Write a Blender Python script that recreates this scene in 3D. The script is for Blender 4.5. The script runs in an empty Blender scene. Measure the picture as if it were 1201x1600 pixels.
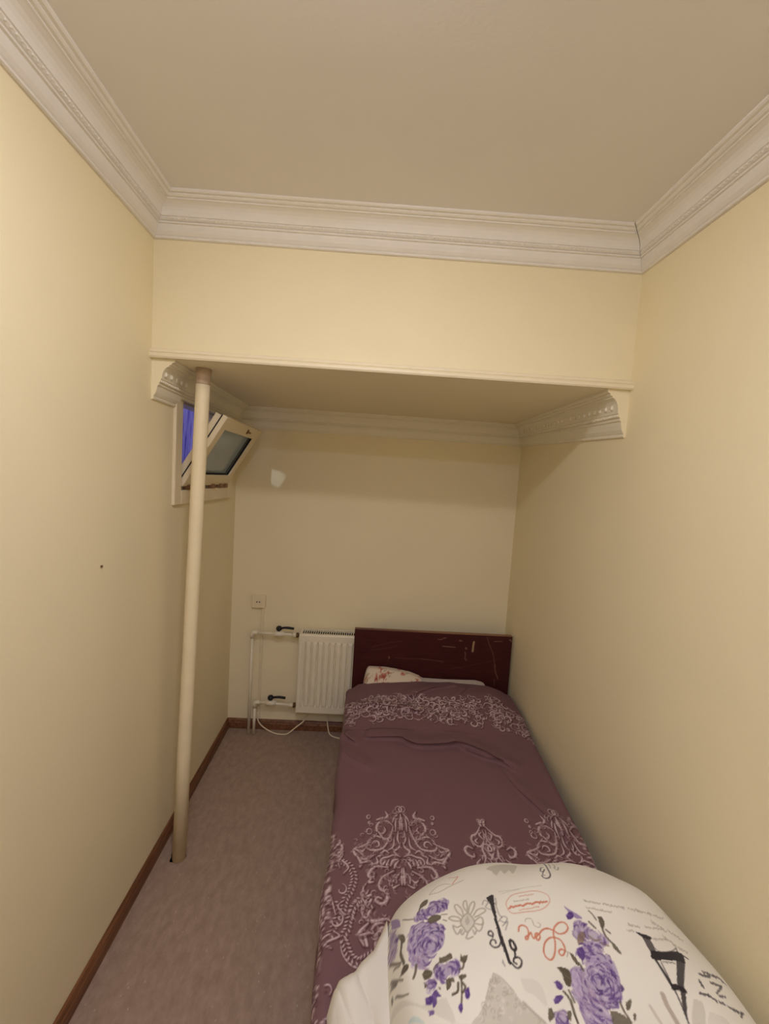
import bpy, bmesh, math, random
import numpy as np
from mathutils import Vector, Matrix

# ------------------------------------------------------------------ camera, world, exposure
scene = bpy.context.scene
COL = scene.collection
CAM_POS = (0.8333, 0.0, 1.7499)
CAM_R = Vector((0.997375, -0.035797, 0.062948)); CAM_U = Vector((-0.059886, 0.080975, 0.994915)); CAM_F = Vector((0.040712, 0.996073, -0.078619))
cd = bpy.data.cameras.new('camera'); cam = bpy.data.objects.new('camera', cd); COL.objects.link(cam)
cd.sensor_fit = 'VERTICAL'; cd.sensor_height = 36.0; cd.lens = 660.0/1600.0*36.0; cd.clip_start = 0.02
m = Matrix.Identity(4)
for i in range(3):
    m[i][0], m[i][1], m[i][2], m[i][3] = CAM_R[i], CAM_U[i], -CAM_F[i], CAM_POS[i]
cam.matrix_world = m
scene.camera = cam
world = bpy.data.worlds.new('world'); scene.world = world; world.use_nodes = True
bg = world.node_tree.nodes['Background']; bg.inputs[0].default_value = (0.44, 0.46, 0.78, 1); bg.inputs[1].default_value = 1.0
scene.view_settings.view_transform = 'Standard'; scene.view_settings.look = 'None'
scene.view_settings.gamma = 1.0; scene.view_settings.use_curve_mapping = False
scene.view_settings.exposure = 0.0
LAMP_POS = (0.76, 0.52, 2.70); LAMP_STRENGTH = 165.0; LAMP_COL = (1.0, 0.98, 1.12); FILL_POS = (0.95, -0.72, 2.70); FILL_STRENGTH = 140.0; FILL_COL = (0.88, 1.02, 1.75)  # main lamp, then an added cool fill behind the viewer

# ------------------------------------------------------------------ materials
def lin(c): 
    return tuple((v/255/12.92 if v/255 <= .04045 else ((v/255+.055)/1.055)**2.4) for v in c)
def mat(name, col, rough=.6, metal=0, bump=0, bscale=200, var=0, vscale=6, spec=.4, col2=None, coat=0):
    """procedural paint / plastic: noise colour variation and fine noise relief"""
    M = bpy.data.materials.new(name); M.use_nodes = True
    N = M.node_tree.nodes; L = M.node_tree.links; b = N['Principled BSDF']
    b.inputs['Roughness'].default_value = rough; b.inputs['Metallic'].default_value = metal
    b.inputs['Specular IOR Level'].default_value = spec; b.inputs['Coat Weight'].default_value = coat
    c = lin(col)
    tc = N.new('ShaderNodeTexCoord')
    if var or col2:
        n = N.new('ShaderNodeTexNoise'); n.inputs['Scale'].default_value = vscale; n.inputs['Detail'].default_value = 5
        L.new(tc.outputs['Object'], n.inputs['Vector'])
        r = N.new('ShaderNodeValToRGB'); L.new(n.outputs['Fac'], r.inputs[0])
        r.color_ramp.elements[0].position = .3; r.color_ramp.elements[1].position = .7
        c2 = lin(col2) if col2 else tuple(v*(1-var) for v in c)
        r.color_ramp.elements[0].color = (*c2, 1); r.color_ramp.elements[1].color = (*c, 1)
        L.new(r.outputs[0], b.inputs['Base Color'])
    else: b.inputs['Base Color'].default_value = (*c, 1)
    if bump:
        n2 = N.new('ShaderNodeTexNoise'); n2.inputs['Scale'].default_value = bscale; n2.inputs['Detail'].default_value = 3
        L.new(tc.outputs['Object'], n2.inputs['Vector'])
        bp = N.new('ShaderNodeBump'); bp.inputs['Strength'].default_value = bump; bp.inputs['Distance'].default_value = .002
        L.new(n2.outputs['Fac'], bp.inputs['Height']); L.new(bp.outputs[0], b.inputs['Normal'])
    return M
def mat_print(name, rough=.85, weave=900, sheen=.15):
    """woven cloth whose printed colours are stored on the mesh"""
    M = bpy.data.materials.new(name); M.use_nodes = True
    N = M.node_tree.nodes; L = M.node_tree.links; b = N['Principled BSDF']
    a = N.new('ShaderNodeVertexColor'); a.layer_name = 'print'
    L.new(a.outputs['Color'], b.inputs['Base Color']); b.inputs['Roughness'].default_value = rough
    b.inputs['Specular IOR Level'].default_value = .2; b.inputs['Sheen Weight'].default_value = sheen
    tc = N.new('ShaderNodeTexCoord'); n = N.new('ShaderNodeTexNoise'); n.inputs['Scale'].default_value = weave
    L.new(tc.outputs['Object'], n.inputs['Vector'])
    bp = N.new('ShaderNodeBump'); bp.inputs['Strength'].default_value = .12; bp.inputs['Distance'].default_value = .001
    L.new(n.outputs['Fac'], bp.inputs['Height']); L.new(bp.outputs[0], b.inputs['Normal'])
    return M
def mat_floor():
    M = mat('linoleum', (140,118,107), .55, bump=.15, bscale=120, spec=.3)
    N = M.node_tree.nodes; L = M.node_tree.links; b = N['Principled BSDF']; tc = N['Texture Coordinate']
    n = N.new('ShaderNodeTexNoise'); n.inputs['Scale'].default_value = 22; n.inputs['Detail'].default_value = 8; n.inputs['Roughness'].default_value = .7
    mp = N.new('ShaderNodeMapping'); mp.inputs['Scale'].default_value = (1.6, .8, 1)
    L.new(tc.outputs['Object'], mp.inputs[0]); L.new(mp.outputs[0], n.inputs['Vector'])
    r = N.new('ShaderNodeValToRGB'); L.new(n.outputs['Fac'], r.inputs[0])
    r.color_ramp.elements[0].position = .32; r.color_ramp.elements[0].color = (*lin((154,129,110)),1)
    r.color_ramp.elements[1].position = .70; r.color_ramp.elements[1].color = (*lin((178,153,132)),1)
    v = N.new('ShaderNodeTexVoronoi'); v.inputs['Scale'].default_value = 26; L.new(mp.outputs[0], v.inputs['Vector'])
    r2 = N.new('ShaderNodeValToRGB'); L.new(v.outputs['Distance'], r2.inputs[0])
    r2.color_ramp.elements[0].position = .055; r2.color_ramp.elements[0].color = (.55,.55,.55,1)
    r2.color_ramp.elements[1].position = .10; r2.color_ramp.elements[1].color = (0,0,0,1)
    mx = N.new('ShaderNodeMix'); mx.data_type = 'RGBA'; L.new(r2.outputs[0], mx.inputs[0])
    L.new(r.outputs[0], mx.inputs[6]); mx.inputs[7].default_value = (*lin((206,190,174)),1)
    L.new(mx.outputs[2], b.inputs['Base Color'])
    return M
def mat_wood(name, c1, c2, axis=1, rough=.45):
    M = mat(name, c1, rough)
    N = M.node_tree.nodes; L = M.node_tree.links; b = N['Principled BSDF']; tc = N['Texture Coordinate']
    mp = N.new('ShaderNodeMapping'); s = [40,40,40]; s[axis] = 2.2; mp.inputs['Scale'].default_value = s
    L.new(tc.outputs['Object'], mp.inputs[0])
    n = N.new('ShaderNodeTexNoise'); n.inputs['Scale'].default_value = 1.5; n.inputs['Detail'].default_value = 6; L.new(mp.outputs[0], n.inputs['Vector'])
    r = N.new('ShaderNodeValToRGB'); L.new(n.outputs['Fac'], r.inputs[0])
    r.color_ramp.elements[0].position = .35; r.color_ramp.elements[0].color = (*lin(c2),1)
    r.color_ramp.elements[1].position = .65; r.color_ramp.elements[1].color = (*lin(c1),1)
    L.new(r.outputs[0], b.inputs['Base Color']); return M
def mat_glass():
    M = bpy.data.materials.new('window_glass'); M.use_nodes = True
    b = M.node_tree.nodes['Principled BSDF']; b.inputs['Base Color'].default_value = (*lin((176,190,192)),1)
    b.inputs['Transmission Weight'].default_value = .15; b.inputs['Roughness'].default_value = .12; b.inputs['IOR'].default_value = 1.45
    return M
MT = dict(
    wall=mat('cream_wall_paint', (247,232,190), .75, bump=.25, bscale=90, var=.03, vscale=2.5, spec=.2),
    ceil=mat('white_ceiling_paint', (241,235,226), .85, bump=.15, bscale=80, var=.02, vscale=3, spec=.15),
    plaster=mat('white_plaster', (241,234,220), .7, bump=.15, bscale=160, var=.03, vscale=20, spec=.25),
    trim=mat('cream_gloss_trim', (244,230,194), .4, var=.03, vscale=12, spec=.4),
    floor=mat_floor(),
    wood=mat_wood('brown_skirting', (138,92,58), (104,64,38)),
    pole=mat('cream_pipe_paint', (243,226,184), .45, bump=.2, bscale=40, var=.05, vscale=9),
    poletop=mat('bare_plaster_collar', (206,180,150), .8, bump=.3, bscale=60, var=.1, vscale=30),
    pvc=mat('cream_pvc', (240,223,184), .35, var=.02, vscale=10),
    white=mat('white_enamel', (242,231,200), .3, var=.02, vscale=8),
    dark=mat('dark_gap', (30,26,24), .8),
    gasket=mat('black_gasket', (22,20,22), .6),
    black=mat('black_plastic', (24,20,26), .35),
    brass=mat('brass_nut', (120,96,62), .4, metal=.7),
    hinge=mat('brown_hinge', (140,104,66), .5, metal=.3),
    glass=mat_glass(),
    frame=mat_wood('dark_bed_wood', (66,30,28), (48,20,20), axis=0),
    mattress=mat('mattress_ticking', (190,178,165), .9, bump=.2, bscale=60, var=.05, vscale=15),
    violet=mat_wood('violet_corrugated_sheet', (192,182,232), (104,92,176), axis=2),  # pale and dark streaks stand in for shading of the ribs
    grey=mat('grey_outer_wall', (88,80,78), .9, bump=.4, bscale=50, var=.2, vscale=8),
    soffit=mat('soffit_bounce_tint', (248,235,200), .8, bump=.2, bscale=80, var=.03, vscale=3, spec=.15),  # warm bounce light of the alcove mixed into this paint
    plaster2=mat('plaster_bounce_tint', (246,236,208), .7, bump=.15, bscale=160, var=.03, vscale=20, spec=.25),  # alcove copy of the plaster, tinted for warm bounced light
    lining=mat('white_cotton', (236,229,212), .9, bump=.12, bscale=700, spec=.15),
    cloth=mat_print('printed_cotton'), cover=mat_print('brown_satin_cotton', .8, 700, .04), headp=mat_print('dark_varnished_panel', .42, 60, 0),
)
def mat_emit(strength, col):
    M = bpy.data.materials.new('lamp_diffuser'); M.use_nodes = True
    b = M.node_tree.nodes['Principled BSDF']; b.inputs['Base Color'].default_value = (.9,.9,.88,1)
    b.inputs['Emission Color'].default_value = (*col,1); b.inputs['Emission Strength'].default_value = strength
    return M

# ------------------------------------------------------------------ mesh helpers
def tag(o, label=None, cat=None, group=None, kind=None):
    for k, v in (('label',label),('category',cat),('group',group),('kind',kind)):
        if v: o[k] = v
    return o
def link(name, me, material, parent=None, smooth=False):
    o = bpy.data.objects.new(name, me); COL.objects.link(o)
    if material: me.materials.append(material)
    if parent: o.parent = parent; o.matrix_parent_inverse = parent.matrix_basis.inverted()
    if smooth: me.polygons.foreach_set('use_smooth', [True]*len(me.polygons))
    return o
def from_data(name, verts, faces, material, parent=None, smooth=False):
    me = bpy.data.meshes.new(name); me.from_pydata([tuple(v) for v in verts], [], faces); me.update()
    bm = bmesh.new(); bm.from_mesh(me); bmesh.ops.recalc_face_normals(bm, faces=bm.faces); bm.to_mesh(me); bm.free()
    return link(name, me, material, parent, smooth)
def from_bm(name, bm, material, parent=None, smooth=False):
    bmesh.ops.recalc_face_normals(bm, faces=bm.faces)
    me = bpy.data.meshes.new(name); bm.to_mesh(me); bm.free(); return link(name, me, material, parent, smooth)
def empty(name, loc):
    o = bpy.data.objects.new(name, None); COL.objects.link(o); o.location = loc; o.empty_display_size = .1; return o
def add_box(bm, a, b, bev=0):
    c = [(a[i]+b[i])/2 for i in range(3)]; s = [abs(b[i]-a[i]) for i in range(3)]
    g = bmesh.ops.create_cube(bm, size=1, matrix=Matrix.Translation(c) @ Matrix.Diagonal((*s,1)))
    if bev:
        es = list({e for v in g['verts'] for e in v.link_edges})
        bmesh.ops.bevel(bm, geom=es, offset=bev, segments=2, affect='EDGES', profile=.5)
    return bm
def box(name, a, b, material, parent=None, bev=.002):
    return from_bm(name, add_box(bmesh.new(), a, b, bev), material, parent)
def add_tube(bm, pts, r, seg=12, cap=True):
    """tube along a polyline; r is a number or a list"""
    P = [Vector(p) for p in pts]; n = len(P); R = r if isinstance(r, (list,tuple)) else [r]*n
    t0 = (P[1]-P[0]).normalized(); ref = Vector((0,0,1)) if abs(t0.z) < .9 else Vector((1,0,0))
    u = t0.cross(ref).normalized(); rings = []
    for i in range(n):
        t = (P[min(i+1,n-1)]-P[max(i-1,0)]).normalized()
        u = (u - t*u.dot(t)).normalized(); w = t.cross(u)
        rings.append([bm.verts.new(P[i]+(u*math.cos(2*math.pi*k/seg)+w*math.sin(2*math.pi*k/seg))*R[i]) for k in range(seg)])
    for i in range(n-1):
        for k in range(seg):
            bm.faces.new((rings[i][k], rings[i][(k+1)%seg], rings[i+1][(k+1)%seg], rings[i+1][k]))
    if cap: bm.faces.new(rings[0][::-1]); bm.faces.new(rings[-1])
    return bm
def tube(name, pts, r, material, parent=None, seg=12):
    return from_bm(name, add_tube(bmesh.new(), pts, r, seg), material, parent, True)
def grid_mesh(name, P, material, parent=None, colors=None, smooth=True):
    """P: (n,m,3) array of points -> quad grid"""
    n, m_ = P.shape[:2]; idx = np.arange(n*m_).reshape(n, m_)
    q = np.stack([idx[:-1,:-1], idx[1:,:-1], idx[1:,1:], idx[:-1,1:]], -1).reshape(-1,4)
    me = bpy.data.meshes.new(name); me.vertices.add(n*m_); me.vertices.foreach_set('co', P.reshape(-1).astype(np.float32))
    me.loops.add(q.size); me.loops.foreach_set('vertex_index', q.reshape(-1).astype(np.int32))
    me.polygons.add(len(q)); me.polygons.foreach_set('loop_start', (np.arange(len(q))*4).astype(np.int32))
    me.polygons.foreach_set('use_smooth', np.full(len(q), smooth)); me.update(calc_edges=True); me.validate()
    if colors is not None:
        a = me.color_attributes.new('print', 'FLOAT_COLOR', 'POINT')
        a.data.foreach_set('color', np.concatenate([colors.reshape(-1,3), np.ones((n*m_,1))], 1).reshape(-1).astype(np.float32))
    return link(name, me, material, parent)

# ------------------------------------------------------------------ cloth shapes and print canvas
def cr(pts, n=8, closed=False):
    """Catmull-Rom through points"""
    P=np.array(pts,float)
    if len(P)<3: 
        t=np.linspace(0,1,n+1)[:,None]; return P[0]*(1-t)+P[-1]*t
    Q=np.vstack([2*P[0]-P[1],P,2*P[-1]-P[-2]])
    out=[]
    t=np.linspace(0,1,n,endpoint=False)[:,None]
    for i in range(1,len(Q)-2):
        a,b,c,d=Q[i-1],Q[i],Q[i+1],Q[i+2]
        out.append(.5*(2*b+(c-a)*t+(2*a-5*b+4*c-d)*t*t+(3*b-a-3*c+d)*t**3))
    out.append(P[-1:]); return np.vstack(out)
def sample(curve,t):
    d=np.r_[0,np.cumsum(np.linalg.norm(np.diff(curve,axis=0),axis=1))];d/=d[-1]
    return np.stack([np.interp(t,d,curve[:,k]) for k in range(curve.shape[1])],-1)
def edge(d,r):
    q=np.clip(d/r,0,1); return np.sqrt(np.clip(1-(1-q)**2,0,1))
def vnoise(x,y,seed=0):
    x=np.asarray(x,float);y=np.asarray(y,float)
    xi=np.floor(x).astype(np.int64);yi=np.floor(y).astype(np.int64);fx=x-xi;fy=y-yi
    def h(a,b):
        n=(a*374761393+b*668265263+seed*974634777)&0xffffffff
        n=((n^(n>>13))*1274126177)&0xffffffff
        return ((n^(n>>16))&0xffff)/65535.
    sx=fx*fx*(3-2*fx);sy=fy*fy*(3-2*fy)
    return (h(xi,yi)*(1-sx)+h(xi+1,yi)*sx)*(1-sy)+(h(xi,yi+1)*(1-sx)+h(xi+1,yi+1)*sx)*sy-.5
# ---- duvet
D_FAR=cr([(.945,1.095),(1.01,1.155),(1.12,1.205),(1.25,1.235),(1.40,1.24),(1.56,1.235),(1.70,1.19)],10)
D_RIGHT=cr([(1.805,.38),(1.805,.60),(1.80,.80),(1.785,.96),(1.755,1.09),(1.70,1.19)],10)
D_LEFT=cr([(.945,.38),(.945,.6),(.945,.8),(.945,.95),(.945,1.095)],10)
def duvet_surf(U,V):
    """Coons patch outline, domed; U across, V towards the headboard"""
    near=lambda u: np.stack([.945+(1.805-.945)*u,.38+0*u],-1)
    F=sample(D_FAR,U);N=near(U);L=sample(D_LEFT,V);R=sample(D_RIGHT,V)
    c00=np.array([.945,.38]);c10=np.array([1.805,.38]);c01=D_FAR[0];c11=D_FAR[-1]
    u=U[...,None];v=V[...,None]
    XY=(1-v)*N+v*F+(1-u)*L+u*R-((1-u)*(1-v)*c00+u*(1-v)*c10+(1-u)*v*c01+u*v*c11)
    dl=U*.8;dr=(1-U)*.8;df=(1-V)*.78;dn=V*.78
    e=(edge(dl,.055)*.45+.55*edge(dl,.35))*edge(dr,.27)**.8*edge(df,.26)*(.9+.1*edge(dn,.2))
    x,y=XY[...,0],XY[...,1]
    z=.43+.285*e
    w=np.clip(e*1.5-.35,0,1)
    z=z+w*(.014*vnoise(x*5,y*5,3)+.006*vnoise(x*13,y*11,4)+.004*np.sin((x*.8-y)*26+3*vnoise(x*4,y*4,5)))
    return np.stack([x,y,z],-1)
# ---- bed cover
def smooth(a,b,x):
    t=np.clip((x-a)/(b-a),0,1); return t*t*(3-2*t)
FOLDS=[ # polyline, height, width on the far side, width on the near side
 ([(.88,2.05),(.922,2.04),(1.068,2.038),(1.144,1.986),(1.273,1.994),(1.358,2.014),(1.458,1.96),(1.557,1.871),(1.60,1.82)],.034,.06,.010),
 ([(1.10,2.30),(1.15,2.34),(1.30,2.42),(1.45,2.47)],.022,.04,.009),
 ([(1.40,2.33),(1.46,2.40),(1.52,2.47)],.018,.03,.009),
 ([(1.52,1.90),(1.56,1.72),(1.607,1.62),(1.662,1.50),(1.69,1.36)],.017,.05,.012),
 ([(.79,2.285),(.93,2.276),(1.002,2.256),(1.136,2.24),(1.307,2.19)],.022,.035,.009),
 ([(.77,2.09),(.816,2.03),(.859,1.99)],.022,.03,.009),
 ([(.765,1.97),(.838,1.88),(.95,1.80)],.014,.04,.02),
 ([(1.36,2.00),(1.45,1.93),(1.62,1.86)],.020,.03,.009)]
def fold_h(x,y):
    z=np.zeros_like(x)
    for pts,A,wf,wn in FOLDS:
        c=cr(pts,6);best=np.full(x.shape,9.);sgn=np.zeros_like(x);tt=np.zeros_like(x)
        m=(x>c[:,0].min()-.16)&(x<c[:,0].max()+.16)&(y>c[:,1].min()-.16)&(y<c[:,1].max()+.16)
        if not m.any(): continue
        X,Y=x[m],y[m];b=best[m];s=sgn[m];t_=tt[m];n=len(c)-1
        for i in range(n):
            ax,ay=c[i];bx,by=c[i+1];ux,uy=bx-ax,by-ay;L2=ux*ux+uy*uy
            q=np.clip(((X-ax)*ux+(Y-ay)*uy)/L2,0,1);dx=X-ax-q*ux;dy=Y-ay-q*uy;d=np.hypot(dx,dy)
            k=d<b;b=np.where(k,d,b);s=np.where(k,ux*dy-uy*dx,s);t_=np.where(k,(i+q)/n,t_)
        w=np.where(s>0,wf,wn);taper=np.sin(np.pi*np.clip(t_,0,1))**.6
        z[m]+=A*taper*np.exp(-(b/w)**2)
    return z
def cover_xr(y): return 1.733+.062*np.clip((y-1.40)/.8,-.6,1.1)
def cover_top(x,y):
    px=np.interp(x,[.77,.80,.843,.92,1.0,1.2,1.4,1.55,1.64,1.72,1.80],[0,.22,.60,.80,.88,.97,1,.96,.88,.6,.1])
    z=.432+.082*smooth(2.0,2.44,y)*px
    z=z+.006*np.sin(np.pi*np.clip((x-.77)/.97,0,1))
    e=np.clip(np.minimum(x-.78,1.75-x)/.10,0,1)
    z=z+fold_h(x,y)+e*(.007*vnoise(x*4,y*3,11)+.003*vnoise(x*11+y*3,y*9,12))+.0012*vnoise(x*30,y*24,13)
    return z

def fold_shift(x,y):
    """how far the crest of each fold leans over towards the foot of the bed"""
    DX=np.zeros_like(x);DY=np.zeros_like(x)
    for pts,A,wf,wn in FOLDS:
        c=cr(pts,6);m=(x>c[:,0].min()-.06)&(x<c[:,0].max()+.06)&(y>c[:,1].min()-.06)&(y<c[:,1].max()+.06)
        X,Y=x[m],y[m];b=np.full(X.shape,9.);s=np.zeros_like(X);t_=np.zeros_like(X);nx=np.zeros_like(X);ny=np.zeros_like(X);n=len(c)-1
        for i in range(n):
            ax,ay=c[i];bx,by=c[i+1];ux,uy=bx-ax,by-ay;L2=ux*ux+uy*uy;L=L2**.5
            q=np.clip(((X-ax)*ux+(Y-ay)*uy)/L2,0,1);dx=X-ax-q*ux;dy=Y-ay-q*uy;d=np.hypot(dx,dy);k=d<b
            b=np.where(k,d,b);s=np.where(k,ux*dy-uy*dx,s);t_=np.where(k,(i+q)/n,t_);nx=np.where(k,-uy/L,nx);ny=np.where(k,ux/L,ny)
        g=A*.75*np.sin(np.pi*np.clip(t_,0,1))**.6*np.where(s>0,np.exp(-(b/.022)**2),np.exp(-(b/.004)**2))
        DX[m]-=nx*g;DY[m]-=ny*g
    return DX,DY

class Canvas:
    """flat print of a cloth: colours over a plan rectangle, millimetre cells"""
    def __init__(s, x0, y0, x1, y1, bg, res=.001):
        s.x0, s.y0, s.res = x0, y0, res; s.h = int((y1-y0)/res)+1; s.w = int((x1-x0)/res)+1
        s.c = np.empty((s.h, s.w, 3)); s.c[:] = bg
    def win(s, P, pad):
        lo = np.floor(((P.min(0)-pad)-(s.x0,s.y0))/s.res).astype(int); hi = np.ceil(((P.max(0)+pad)-(s.x0,s.y0))/s.res).astype(int)+1
        i0, j0 = max(lo[0],0), max(lo[1],0); i1, j1 = min(hi[0],s.w), min(hi[1],s.h)
        if i0 >= i1 or j0 >= j1: return None
        X, Y = np.meshgrid(s.x0+np.arange(i0,i1)*s.res, s.y0+np.arange(j0,j1)*s.res)
        return (slice(j0,j1), slice(i0,i1)), X, Y
    def blend(s, sl, mask, col, alpha):
        k = (mask*alpha)[...,None]; s.c[sl] = s.c[sl]*(1-k)+np.array(col)*k
    def stroke(s, pts, w, col, alpha=1, n=6, taper=0):
        P = cr(pts, n) if len(pts) > 2 else np.array(pts, float)
        r = s.win(P, w)
        if r is None: return
        sl, X, Y = r; D = np.full(X.shape, 9.); N = len(P)-1
        for i in range(N):
            a, b = P[i], P[i+1]; u = b-a; L2 = u@u+1e-12
            q = np.clip(((X-a[0])*u[0]+(Y-a[1])*u[1])/L2, 0, 1)
            hw = w/2*(1-taper*abs((i+.5)/N*2-1))
            D = np.minimum(D, np.hypot(X-a[0]-q*u[0], Y-a[1]-q*u[1])-hw)
        s.blend(sl, np.clip(.5-D/(s.res*1.3), 0, 1), col, alpha)
    def inside(s, P, X, Y):
        m = np.zeros(X.shape, bool); n = len(P)
        for i in range(n):
            (ax,ay), (bx,by) = P[i], P[(i+1)%n]
            if ay == by: continue
            m ^= ((ay > Y) != (by > Y)) & (X < (bx-ax)*(Y-ay)/(by-ay)+ax)
        return m
    def poly(s, pts, col, alpha=1):
        P = np.array(pts, float); P = cr(np.vstack([P, P[:1]]), 4) if len(P) > 3 else P
        r = s.win(P, .002)
        if r is None: return
        sl, X, Y = r; s.blend(sl, s.inside(P, X, Y).astype(float), col, alpha)
    def rose(s, pts, seed, alpha=1):
        """painted blossom: short curved petal strokes in several purples"""
        r = random.Random(seed); P = np.array(pts, float); lo, hi = P.min(0), P.max(0); s.poly(pts, (164,146,178), alpha*.75)
        c = P.mean(0); c = c+(hi-lo)*(.08,-.05); n = int(30+(hi[0]-lo[0])*(hi[1]-lo[1])*26000)
        for i in range(n):
            p = np.array([r.uniform(lo[0],hi[0]), r.uniform(lo[1],hi[1])])
            if not s.inside(P, np.array([p[0]]), np.array([p[1]]))[0]: continue
            v = p-c; d0 = np.hypot(*(v/(hi-lo+1e-6))); a = math.atan2(v[1],v[0])+math.pi/2+r.uniform(-.5,.5); L = r.uniform(.006,.020); k = -r.uniform(.1,.35)*L
            d = np.array([math.cos(a),math.sin(a)]); nn = np.array([-d[1],d[0]])
            right = (p[0]-lo[0])/(hi[0]-lo[0]+1e-6)
            dark = r.random() < .25+.5*right-.3*d0
            col = r.choice([(98,70,130),(76,54,106),(90,64,120),(118,94,146)] if dark else [(208,194,206),(184,166,188),(152,130,168),(124,100,148),(176,150,172)])
            s.stroke([p-d*L/2, p+nn*k, p+d*L/2], r.uniform(.0018,.0055), col, alpha*.85, 3, .75)
    def sample(s, x, y):
        i = np.clip((x-s.x0)/s.res, 0, s.w-1.001); j = np.clip((y-s.y0)/s.res, 0, s.h-1.001)
        i0, j0 = i.astype(int), j.astype(int); fi, fj = (i-i0)[...,None], (j-j0)[...,None]
        c = (s.c[j0,i0]*(1-fi)+s.c[j0,i0+1]*fi)*(1-fj)+(s.c[j0+1,i0]*(1-fi)+s.c[j0+1,i0+1]*fi)*fj
        c = np.clip(c,0,255)/255; return np.where(c <= .04045, c/12.92, ((c+.055)/1.055)**2.4)

# ------------------------------------------------------------------ the room
YB, YFL, YFR, ZT, ZCEIL, ZC = 2.789, 1.677, 1.638, 2.156, 2.7013, 2.583
YN = -1.25
def XL(y): return -.0306*y/2.789
def XR(y): return 1.82+.0055*y/2.789
def YF(x): return YFL+(YFR-YFL)*x/1.82
def prism(name, quad, z0, z1, material, **kw):
    v = [(x,y,z0) for x,y in quad]+[(x,y,z1) for x,y in quad]; n = len(quad)
    f = [tuple(range(n))[::-1], tuple(range(n,2*n))]+[(i,(i+1)%n,n+(i+1)%n,n+i) for i in range(n)]
    return from_data(name, v, f, material, **kw)
S = lambda o, label, cat: tag(o, label, cat, kind='structure')
S(prism('floor', [(-.25,YN-.1),(2.0,YN-.1),(2.0,YB+.15),(-.25,YB+.15)], -.1, 0, MT['floor']), 'mottled brown-grey linoleum floor beside the bed', 'floor')
S(prism('ceiling', [(-.25,YN-.1),(2.0,YN-.1),(2.0,YB+.15),(-.25,YB+.15)], ZCEIL, ZCEIL+.1, MT['ceil']), 'plain white ceiling inside the cornice', 'ceiling')
S(prism('wall_back', [(-.2,YB),(2.0,YB),(2.0,YB+.12),(-.2,YB+.12)], 0, ZCEIL, MT['wall']), 'cream back wall of the alcove behind radiator and headboard', 'wall')
S(prism('wall_front', [(-.2,YN-.1),(2.0,YN-.1),(2.0,YN),(-.2,YN)], 0, ZCEIL, MT['wall']), 'cream wall closing the room behind the viewer', 'wall')
S(prism('wall_right', [(XR(YN),YN),(2.0,YN),(2.0,YB),(XR(YB),YB)], 0, ZCEIL, MT['wall']), 'long cream wall on the right beside the bed', 'wall')
# left wall with the window opening
WY0, WY1, WZ0, WZ1, WT = 1.935, 2.575, 1.632, 2.075, .17
ys = [YN, WY0, WY1, YB]; zs = [0, WZ0, WZ1, ZCEIL]; v = []; f = []
vid = {}
def V(i,j,k):
    if (i,j,k) not in vid: vid[(i,j,k)] = len(v); v.append((XL(ys[i])-(WT if k else 0), ys[i], zs[j]))
    return vid[(i,j,k)]
for i in range(3):
    for j in range(3):
        if (i,j) == (1,1): continue
        for k in (0,1): f.append((V(i,j,k),V(i+1,j,k),V(i+1,j+1,k),V(i,j+1,k)))
for i, j, i2, j2 in ((1,1,2,1),(2,1,2,2),(2,2,1,2),(1,2,1,1)): f.append((V(i,j,0),V(i2,j2,0),V(i2,j2,1),V(i,j,1)))
for i in range(3):
    for j in (0,3): f.append((V(i,j,0),V(i+1,j,0),V(i+1,j,1),V(i,j,1)))
for j in range(3):
    for i in (0,3): f.append((V(i,j,0),V(i,j+1,0),V(i,j+1,1),V(i,j,1)))
S(from_data('wall_left', v, f, MT['wall']), 'long cream wall on the left holding the small window', 'wall')
S(prism('wall_bulkhead', [(XL(YFL),YFL),(XR(YFR),YFR),(XR(YB),YB),(XL(YB),YB)], ZT, ZCEIL, MT['wall']), 'cream boxed-in bulkhead hanging over the bed alcove', 'bulkhead')
# underside of the bulkhead, warm bounce put into its colour
S(prism('ceiling_alcove', [(XL(YFL)+.002,YFL+.002),(XR(YFR)-.002,YFR+.002),(XR(YB)-.002,YB-.002),(XL(YB)+.002,YB-.002)], ZT-.006, ZT, MT['soffit']), 'low plastered underside of the bulkhead above the bed', 'ceiling')

# baseboards: rounded-top boards
def board(name, A, B, out, h=.066, t=.015, label=''):
    prof = [(0,0),(t,0),(t,h*.62),(t*.8,h*.70),(t*.8,h*.80),(t*.5,h*.93),(t*.2,h),(0,h)]
    vv = []; n = len(prof)
    for P in (A,B):
        for p,z in prof: vv.append((P[0]+out[0]*p, P[1]+out[1]*p, z))
    ff = [tuple(range(n)), tuple(range(2*n-1,n-1,-1))]+[(i,(i+1)%n,n+(i+1)%n,n+i) for i in range(n)]
    return S(from_data(name, vv, ff, MT['wood']), label, 'baseboard')
board('baseboard_left', (XL(YN),YN), (XL(YB),YB), (1,0), label='brown wooden skirting along the left wall')
board('baseboard_back', (XL(YB),YB), (XR(YB),YB), (0,-1), label='brown wooden skirting along the back wall under the radiator')

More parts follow.
